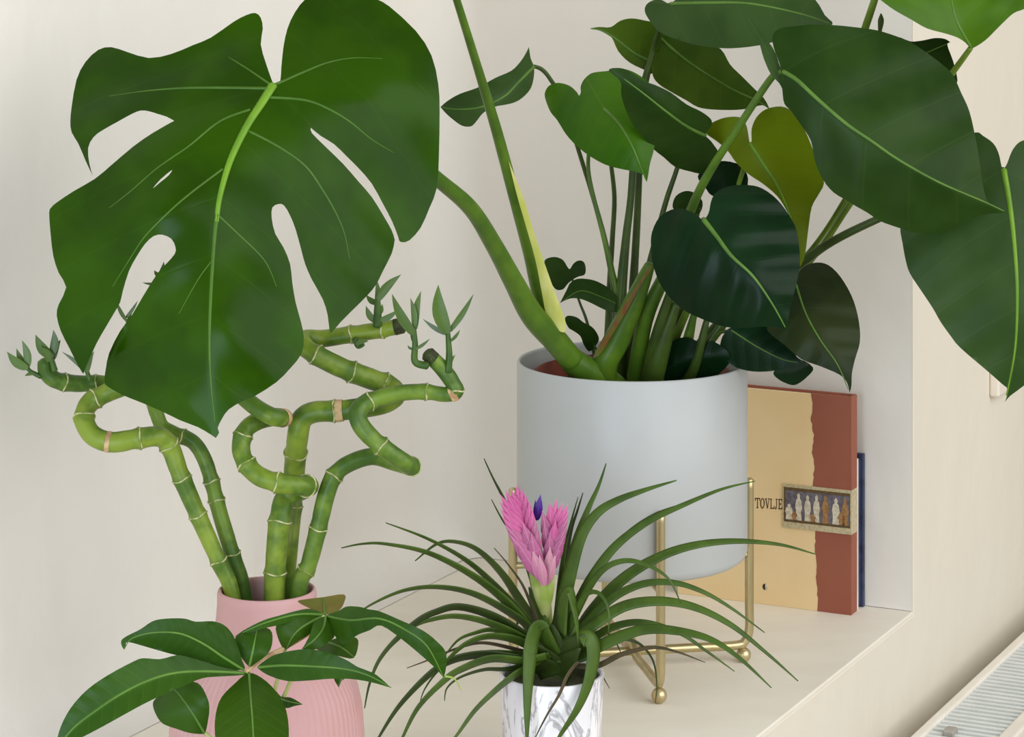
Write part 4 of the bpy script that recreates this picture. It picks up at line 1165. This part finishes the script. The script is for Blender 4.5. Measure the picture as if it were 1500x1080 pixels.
T1c, T5c, T8c = crop(500, 660, .3887), crop(860, 680, .352), crop(700, 850, .213)
RT = (800, 962)
RTr = (816, 962)
straps = [
    # left side
    ([(500, 803), (530, 797), (565, 797), (630, 811), (700, 848), (752, 892), (785, 935), RT], 2.36, 12, 'strap', 2.41),
    ([(565, 766), (630, 791), (690, 826), (745, 878), (780, 920), RT], 2.40, 10, 'strap', 2.42),
    ([(608, 822), (640, 797), (668, 794), (700, 806), (735, 840), (765, 885), (790, 925), RT], 2.44, 13, 'strap', 2.43),
    ([(534, 1038), (541, 1003), (555, 968), (580, 937), (613, 909), (640, 896), (670, 889), (710, 898), (750, 918), (785, 945), RT], 2.31, 12, 'strap_dark', 2.40),
    ([(520, 905), (540, 888), (589, 866), (640, 860), (694, 870), (749, 899), (780, 925), RT], 2.36, 11, 'strap', 2.41),
    ([(560, 960), (603, 920), (636, 907), (671, 903), (718, 913), (768, 936), RT], 2.34, 11, 'strap', 2.40),
    ([(652, 960), (671, 938), (694, 928), (725, 923), (770, 940), RT], 2.38, 9, 'strap', 2.40),
    ([(640, 985), (655, 967), (683, 943), (718, 932), (760, 939), RT], 2.36, 13, 'strap', 2.40),
    ([(540, 1110), (554, 1082), (585, 1034), (628, 989), (663, 967), (710, 959), (768, 966), RT], 2.33, 12, 'strap_dark', 2.39),
    ([(575, 1112), (589, 1082), (613, 1036), (652, 996), (679, 979), (720, 965), (768, 968), RT], 2.33, 12, 'strap', 2.385),
    ([(651, 1027), (655, 1008), (675, 992), (710, 981), (745, 980), (785, 968), (806, 960)], 2.36, 7, 'strap_dark', 2.41),
    ([(596, 979), (628, 967), (670, 950), (710, 942), (770, 955), RT], 2.44, 5, 'strap_dry', 2.43),
    ([(615, 1030), (622, 1010), (640, 985), (665, 965), (720, 955), RT], 2.40, 6, 'strap', 2.42),
    ([(648, 1100), (667, 1080), (694, 1043), (722, 1015), (750, 992), (772, 979), (795, 966), (806, 960)], 2.32, 12, 'strap', 2.392),
    # front
    ([(772, 1100), (772, 1060), (773, 1010), (776, 965), (779, 940), (785, 922), (791, 917), (796, 922)], 2.355, 17, 'strap', 2.385),
    ([(808, 1105), (819, 1080), (845, 1040), (860, 1005), (868, 972), (869, 950), (865, 938), (858, 934), (850, 938)], 2.355, 16, 'strap', 2.385),
    ([(782, 1085), (800, 1050), (819, 1018), (830, 992), (842, 975), (848, 970)], 2.335, 4.5, 'strap_dry', 2.375),
    ([(847, 944), (845, 915), (840, 885), (834, 866), (826, 880), (822, 930)], 2.385, 12, 'strap', 2.40),
    # upward
    ([(709, 672), (722, 700), (740, 735), (765, 790), (785, 870), (798, 940)], 2.45, 9, 'strap_dark', 2.44),
    ([(720, 732), (735, 760), (760, 800), (785, 870), (798, 940)], 2.46, 7, 'strap', 2.44),
    ([(724, 803), (745, 828), (768, 862), (790, 920), RT], 2.40, 5, 'strap_dry', 2.41),
    ([(888, 679), (877, 712), (862, 745), (845, 790), (830, 850), (818, 930)], 2.45, 14, 'strap', 2.43),
    ([(854, 722), (846, 748), (836, 780), (826, 840), (815, 930)], 2.47, 8, 'strap_dark', 2.44),
    ([(847, 728), (838, 760), (826, 810), (815, 900)], 2.46, 6, 'strap', 2.44),
    ([(991, 704), (945, 718), (905, 733), (875, 752), (852, 785), (835, 840), (822, 900), (815, 950)], 2.40, 17, 'strap', 2.415),
    # right side
    ([(1106, 705), (1057, 717), (1001, 740), (948, 765), (902, 800), (868, 845), (840, 900), RTr], 2.44, 12, 'strap', 2.43),
    ([(1010, 735), (960, 753), (920, 780), (885, 818), (855, 862), (835, 910), RTr], 2.49, 7, 'strap_dark', 2.45),
    ([(1194, 812), (1142, 798), (1078, 793), (1018, 799), (966, 816), (913, 848), (868, 895), (838, 940), RTr], 2.46, 12, 'strap', 2.43),
    ([(997, 884), (980, 849), (948, 828), (913, 822), (880, 838), (850, 885), RTr], 2.36, 9, 'strap', 2.41),
    ([(1120, 927), (1071, 891), (1029, 867), (987, 854), (941, 856), (895, 878), (858, 915), RTr], 2.40, 9, 'strap', 2.41),
    ([(1169, 998), (1124, 958), (1071, 916), (1018, 890), (966, 881), (913, 889), (865, 920), RTr], 2.37, 11, 'strap', 2.40),
    ([(1130, 1008), (1085, 966), (1043, 938), (994, 925), (941, 923), (888, 942), (850, 962), RTr], 2.33, 12, 'strap', 2.40),
    ([(1076, 984), (1036, 955), (994, 927), (941, 912), (895, 920), (855, 945), RTr], 2.42, 8, 'strap', 2.42),
    ([(1033, 971), (994, 956), (959, 949), (913, 958), (874, 976), (840, 975)], 2.345, 6, 'strap_dry', 2.40),
    ([(891, 928), (892, 900), (886, 880), (874, 868), (858, 872), (842, 900), RTr], 2.36, 8, 'strap', 2.41),
    ([(893, 1009), (880, 985), (872, 958), (862, 935), (840, 940)], 2.45, 4, 'strap_dry', 2.43),
    ([(910, 958), (898, 935), (880, 925), (855, 940), RTr], 2.47, 5, 'strap_dark', 2.44),
    ([(760, 945), (757, 920), (765, 895), (780, 900), (798, 950)], 2.47, 5, 'strap_dark', 2.45),
    ([(960, 1030), (962, 1000), (955, 965), (930, 940), (890, 940), (840, 965)], 2.50, 4, 'strap_dark', 2.45),
]
for pts, dtip, w, mat, dr in straps:
    strap(pts, dtip, w, mat, dr, beta=random.uniform(28, 50))
# broad inner leaves of the rosette
for pts, dtip, w, mat in (([(800, 905), (797, 918), (800, 940), (806, 975)], 2.39, 34, 'strap'), ([(822, 862), (826, 890), (826, 920), (816, 960)], 2.415, 40, 'strap'),
                          ([(856, 930), (838, 945), (822, 962), (812, 985)], 2.385, 38, 'strap_dark'), ([(775, 940), (790, 955), (803, 970), (810, 988)], 2.385, 36, 'strap_dark'),
                          ([(765, 960), (782, 968), (800, 978), (808, 990)], 2.38, 30, 'strap_dark'), ([(808, 915), (812, 935), (812, 960), (810, 985)], 2.395, 40, 'strap_dark'),
                          ([(850, 950), (838, 962), (822, 980), (815, 992)], 2.378, 30, 'strap_dark'), ([(775, 860), (785, 890), (797, 930), (803, 965)], 2.43, 26, 'strap')):
    strap(pts, dtip, w, mat, 2.405, beta=20)

# flower stalk and spikes
tube('flower_stalk', [W(806, 975, 2.42), W(803, 920, 2.425), W(798, 870, 2.425), W(796, 835, 2.425)], [0.004, 0.0045, 0.005, 0.005], 'pale_green', til, 10)


def bract(b, t, w, d, mat, par, nm='bract', prof=((0.0, 0.4), (0.2, 0.85), (0.42, 1.0), (0.65, 0.72), (0.85, 0.28))):
    b, t = np.array(b, float), np.array(t, float)
    e = t - b
    p = np.array((-e[1], e[0])) / np.linalg.norm(e)
    ol = [tuple(b + e * s + p * w / 2 * k) for s, k in prof] + [tuple(t), tuple(t)] + [tuple(b + e * s - p * w / 2 * k) for s, k in prof[::-1]]
    return Leaf(par, ol, [tuple(b), tuple(b + e * 0.5), tuple(t)], d, d - 0.001, mat, arch=-0.003, fold=0.55, quilt=0, grid=4, sub=2, thick=0.0006, name=nm)


for (b, t, w, m_) in (((799, 905), (770, 800), 16, 'pale_green'), ((800, 900), (812, 815), 14, 'pale_green'), ((801, 910), (790, 830), 16, 'pale_green')):
    bract(b, t, w, 2.418, m_, til, 'stalk_bract')
fl1 = tube('flower_spike', [W(797, 852, 2.43), W(782, 800, 2.43), W(763, 735, 2.43)], [0.005, 0.006, 0.002], 'bract2', til, 8)
fl2 = tube('flower_spike', [W(800, 850, 2.432), W(808, 805, 2.432), W(815, 755, 2.432)], [0.005, 0.006, 0.002], 'bract2', til, 8)
d0 = 2.424
for q, (b, t, w, m_) in enumerate((((768, 768), (756, 710), 17, 'bract'), ((770, 770), (763, 713), 15, 'bract'), ((768, 770), (748, 716), 17, 'bract'), ((774, 780), (769, 722), 15, 'bract'), ((768, 775), (740, 718), 17, 'bract'),
                                   ((772, 785), (732, 724), 18, 'bract'), ((777, 792), (775, 733), 15, 'bract'), ((776, 792), (731, 734), 18, 'bract'), ((780, 800), (780, 746), 15, 'bract'),
                                   ((777, 800), (732, 745), 19, 'bract'), ((783, 812), (784, 760), 15, 'bract2'), ((780, 808), (735, 757), 20, 'bract'), ((786, 824), (787, 774), 16, 'bract2'), ((782, 816), (739, 769), 22, 'bract2'),
                                   ((786, 826), (766, 766), 24, 'bract2'), ((788, 834), (746, 783), 22, 'bract2'), ((788, 838), (778, 780), 22, 'bract2'), ((790, 844), (758, 795), 22, 'bract2'), ((794, 852), (780, 806), 18, 'bract3'), ((797, 858), (790, 812), 14, 'bract3'))):
    bract(b, t, w, d0 - 0.0009 * q, m_, fl1)
for q, (b, t, w, m_) in enumerate((((809, 788), (815, 730), 16, 'bract'), ((808, 788), (805, 735), 15, 'bract'), ((810, 792), (824, 736), 15, 'bract'), ((811, 795), (832, 738), 16, 'bract'), ((805, 798), (794, 748), 16, 'bract2'),
                                   ((810, 802), (833, 748), 17, 'bract'), ((804, 812), (797, 764), 16, 'bract2'), ((809, 810), (832, 758), 18, 'bract2'), ((807, 812), (814, 762), 18, 'bract'), ((807, 820), (831, 769), 18, 'bract2'),
                                   ((804, 828), (806, 780), 18, 'bract2'), ((806, 830), (827, 784), 18, 'bract2'), ((804, 840), (822, 798), 16, 'bract2'), ((802, 850), (806, 800), 16, 'bract3'), ((801, 856), (814, 812), 14, 'bract3'))):
    bract(b, t, w, d0 + 0.002 - 0.0009 * q, m_, fl2)
bract((786, 762), (792, 724), 13, 2.427, 'petal', til, 'petal')
bract((786, 762), (784, 732), 8, 2.429, 'petal', til, 'petal')

# ------------------------------------------------------------------ money tree in front of the vase
MD = 2.12
MC = Vector(((372 - 750) / F * MD, MD, 0))
mpot = lathe('planter', [(0.01, 0), (0.036, 0), (0.038, 0.002), (0.046, 0.066), (0.047, 0.07), (0.044, 0.07), (0.043, 0.066), (0.036, 0.01), (0.01, 0.008)], MC, 'planter', None, 48)
tag(mpot, 'small grey planter of the money tree, below the pink vase', 'pot')
pac = thing('money_tree', (MC.x, MC.y, 0.009), 'small money tree with fans of pointed green leaves before the pink vase', 'plant')
lathe('soil', [(0.001, 0.005), (0.032, 0.006), (0.040, 0.050), (0.02, 0.053), (0.001, 0.054)], (MC.x, MC.y, 0.009), 'soil', pac, 32)
C2, C3 = crop(80, 820, .2408), crop(330, 820, .2407)
tube('trunk', [(MC.x, MC.y, 0.05), (MC.x + 0.002, MC.y, 0.08), (MC.x, MC.y, 0.105)], [0.006, 0.005, 0.0035], 'trunk', pac, 10)
top = Vector((MC.x, MC.y, 0.103))
h1, h2, h3 = W(362, 984, 2.125), W(474, 902, 2.17), W(301, 1074, 2.14)
h4 = W(418, 950, 2.16)
for hh, mid_ in ((h1, W(380, 1060, 2.13)), (h2, W(425, 1000, 2.16)), (h3, W(340, 1110, 2.13)), (h4, W(400, 1020, 2.155))):
    tube('petiole', [top, mid_, hh], [0.002, 0.0016, 0.0014], 'pale_green', pac, 8)
tube('petiole', [h1, W(385, 965, 2.14), W(425, 945, 2.155), W(453, 928, 2.165)], [0.0016, 0.0015, 0.0016, 0.0016], 'scar', pac, 8)


def pleaf(ol, mid, db, dt, mat='pA', **k):
    kw = dict(fold=0.3, arch=-0.012, quilt=0.0008, nv=13, slope=0.55, grid=6, wave=0.002)
    kw.update(k)
    L = Leaf(pac, ol, mid, db, dt, mat, **kw)
    L.vein(list(mid), 2.2, 0.6, 'rib_dark')
    return L


# back ones first
pleaf(C2([(905, 1062), (820, 1055), (740, 1030), (660, 1000), (620, 950), (598, 890), (610, 850), (680, 800), (780, 750), (870, 750), (920, 820), (942, 900), (930, 1000), (918, 1050)]), C2([(912, 1058), (830, 920), (740, 800), (700, 780)]), 2.14, 2.15, 'pA')
pleaf(C2([(1180, 650), (1120, 570), (1092, 490), (1150, 430), (1230, 408), (1310, 425), (1326, 490), (1300, 570), (1210, 640)]), C2([(1185, 645), (1205, 560), (1220, 480), (1235, 412)]), 2.128, 2.15, 'pA')
pleaf(C2([(1150, 672), (1140, 610), (1110, 520), (1080, 450), (1030, 398), (960, 375), (860, 378), (800, 361), (740, 357), (650, 362), (590, 378), (520, 425), (440, 465), (406, 492), (408, 525), (424, 550), (424, 550), (432, 525), (447, 502), (560, 532), (700, 572), (800, 595), (880, 618), (1000, 655)]),
      C2([(1150, 672), (1020, 590), (900, 510), (760, 450), (600, 445), (470, 480), (424, 545)]), 2.12, 2.10, 'pA', arch=-0.008)
pleaf(C2([(1155, 684), (1000, 650), (900, 618), (800, 590), (740, 582), (640, 606), (540, 600), (480, 620), (330, 700), (200, 790), (100, 900), (40, 1010), (10, 1110), (-10, 1180), (-10, 1180), (60, 1130), (170, 1080), (300, 1012), (430, 940), (540, 880), (650, 827), (780, 770), (900, 722), (1000, 712), (1150, 702)]),
      C2([(1155, 690), (900, 680), (720, 692), (560, 740), (400, 820), (250, 920), (110, 1030), (-8, 1178)]), 2.118, 2.05, 'pA')
pleaf(C2([(1178, 690), (1100, 750), (1015, 838), (980, 940), (975, 1060), (1000, 1180), (1080, 1290), (1200, 1400), (1200, 1400), (1310, 1290), (1400, 1180), (1425, 1080), (1410, 920), (1345, 800), (1260, 720)]),
      C2([(1182, 690), (1192, 830), (1205, 1000), (1212, 1200), (1202, 1395)]), 2.116, 2.02, 'pB', arch=-0.02)
# second fan, behind right
pleaf(C3([(590, 335), (520, 300), (440, 310), (330, 340), (230, 370), (130, 420), (55, 470), (55, 470), (120, 455), (230, 420), (320, 400), (430, 370)]), C3([(592, 335), (430, 335), (230, 390), (60, 468)]), 2.17, 2.14, 'pA')
pleaf(C3([(590, 345), (480, 330), (380, 350), (310, 400), (318, 470), (345, 530), (370, 552), (370, 552), (430, 505), (520, 450), (580, 390)]), C3([(592, 342), (470, 410), (410, 470), (370, 550)]), 2.172, 2.15, 'pB')
pleaf(C3([(640, 490), (720, 470), (800, 478), (808, 530), (780, 600), (700, 590), (580, 560), (560, 530)]), C3([(620, 500), (700, 530), (785, 595)]), 2.19, 2.18, 'pB')
pleaf(C3([(660, 720), (690, 778), (690, 778), (712, 735), (770, 700), (700, 690)]), C3([(720, 690), (705, 730), (690, 776)]), 2.185, 2.18, 'pA')
pleaf(C3([(300, 790), (340, 835), (400, 840), (472, 882), (472, 882), (420, 892), (370, 905), (310, 880)]), C3([(310, 835), (380, 862), (470, 881)]), 2.16, 2.15, 'pA')
pleaf(C3([(600, 330), (520, 300), (440, 255), (500, 240), (600, 228), (725, 212), (720, 270), (690, 312), (640, 335)]), C3([(605, 332), (600, 285), (590, 232)]), 2.172, 2.20, 'pC', arch=0)
pleaf(C3([(610, 345), (540, 385), (518, 450), (480, 525), (470, 545), (560, 545), (640, 492), (665, 465), (650, 400)]), C3([(612, 345), (595, 420), (540, 490), (472, 542)]), 2.165, 2.13, 'pA')
pleaf(C3([(620, 342), (690, 312), (740, 285), (820, 288), (870, 302), (940, 315), (1050, 362), (1200, 430), (1290, 500), (1340, 560), (1346, 640), (1330, 722), (1330, 722), (1285, 668), (1200, 590), (1080, 490), (950, 402), (880, 430), (800, 462), (720, 517), (665, 462), (640, 400)]),
      C3([(622, 345), (760, 370), (940, 360), (1100, 430), (1230, 530), (1330, 720)]), 2.165, 2.10, 'pA', arch=-0.03)
tube('leaf_tip', [W(652, 991, 2.102), W(666, 995, 2.102), W(676, 1012, 2.102)], [0.0009, 0.0007, 0.0004], 'pale_green', pac, 6)
pleaf(C3([(200, 650), (235, 618), (300, 580), (400, 555), (500, 545), (600, 560), (720, 602), (800, 650), (850, 670), (920, 702), (1012, 782), (1012, 782), (880, 745), (760, 727), (640, 726), (500, 737), (380, 740), (280, 712), (215, 676)]),
      C3([(200, 656), (350, 645), (520, 650), (720, 665), (870, 705), (1010, 780)]), 2.122, 2.09, 'pA')
for (a_, b_) in ((h1, W(368, 980, 2.12)),):
    sphere('leaf_hub', tuple(a_), 0.0022, 'scar', pac, 10)
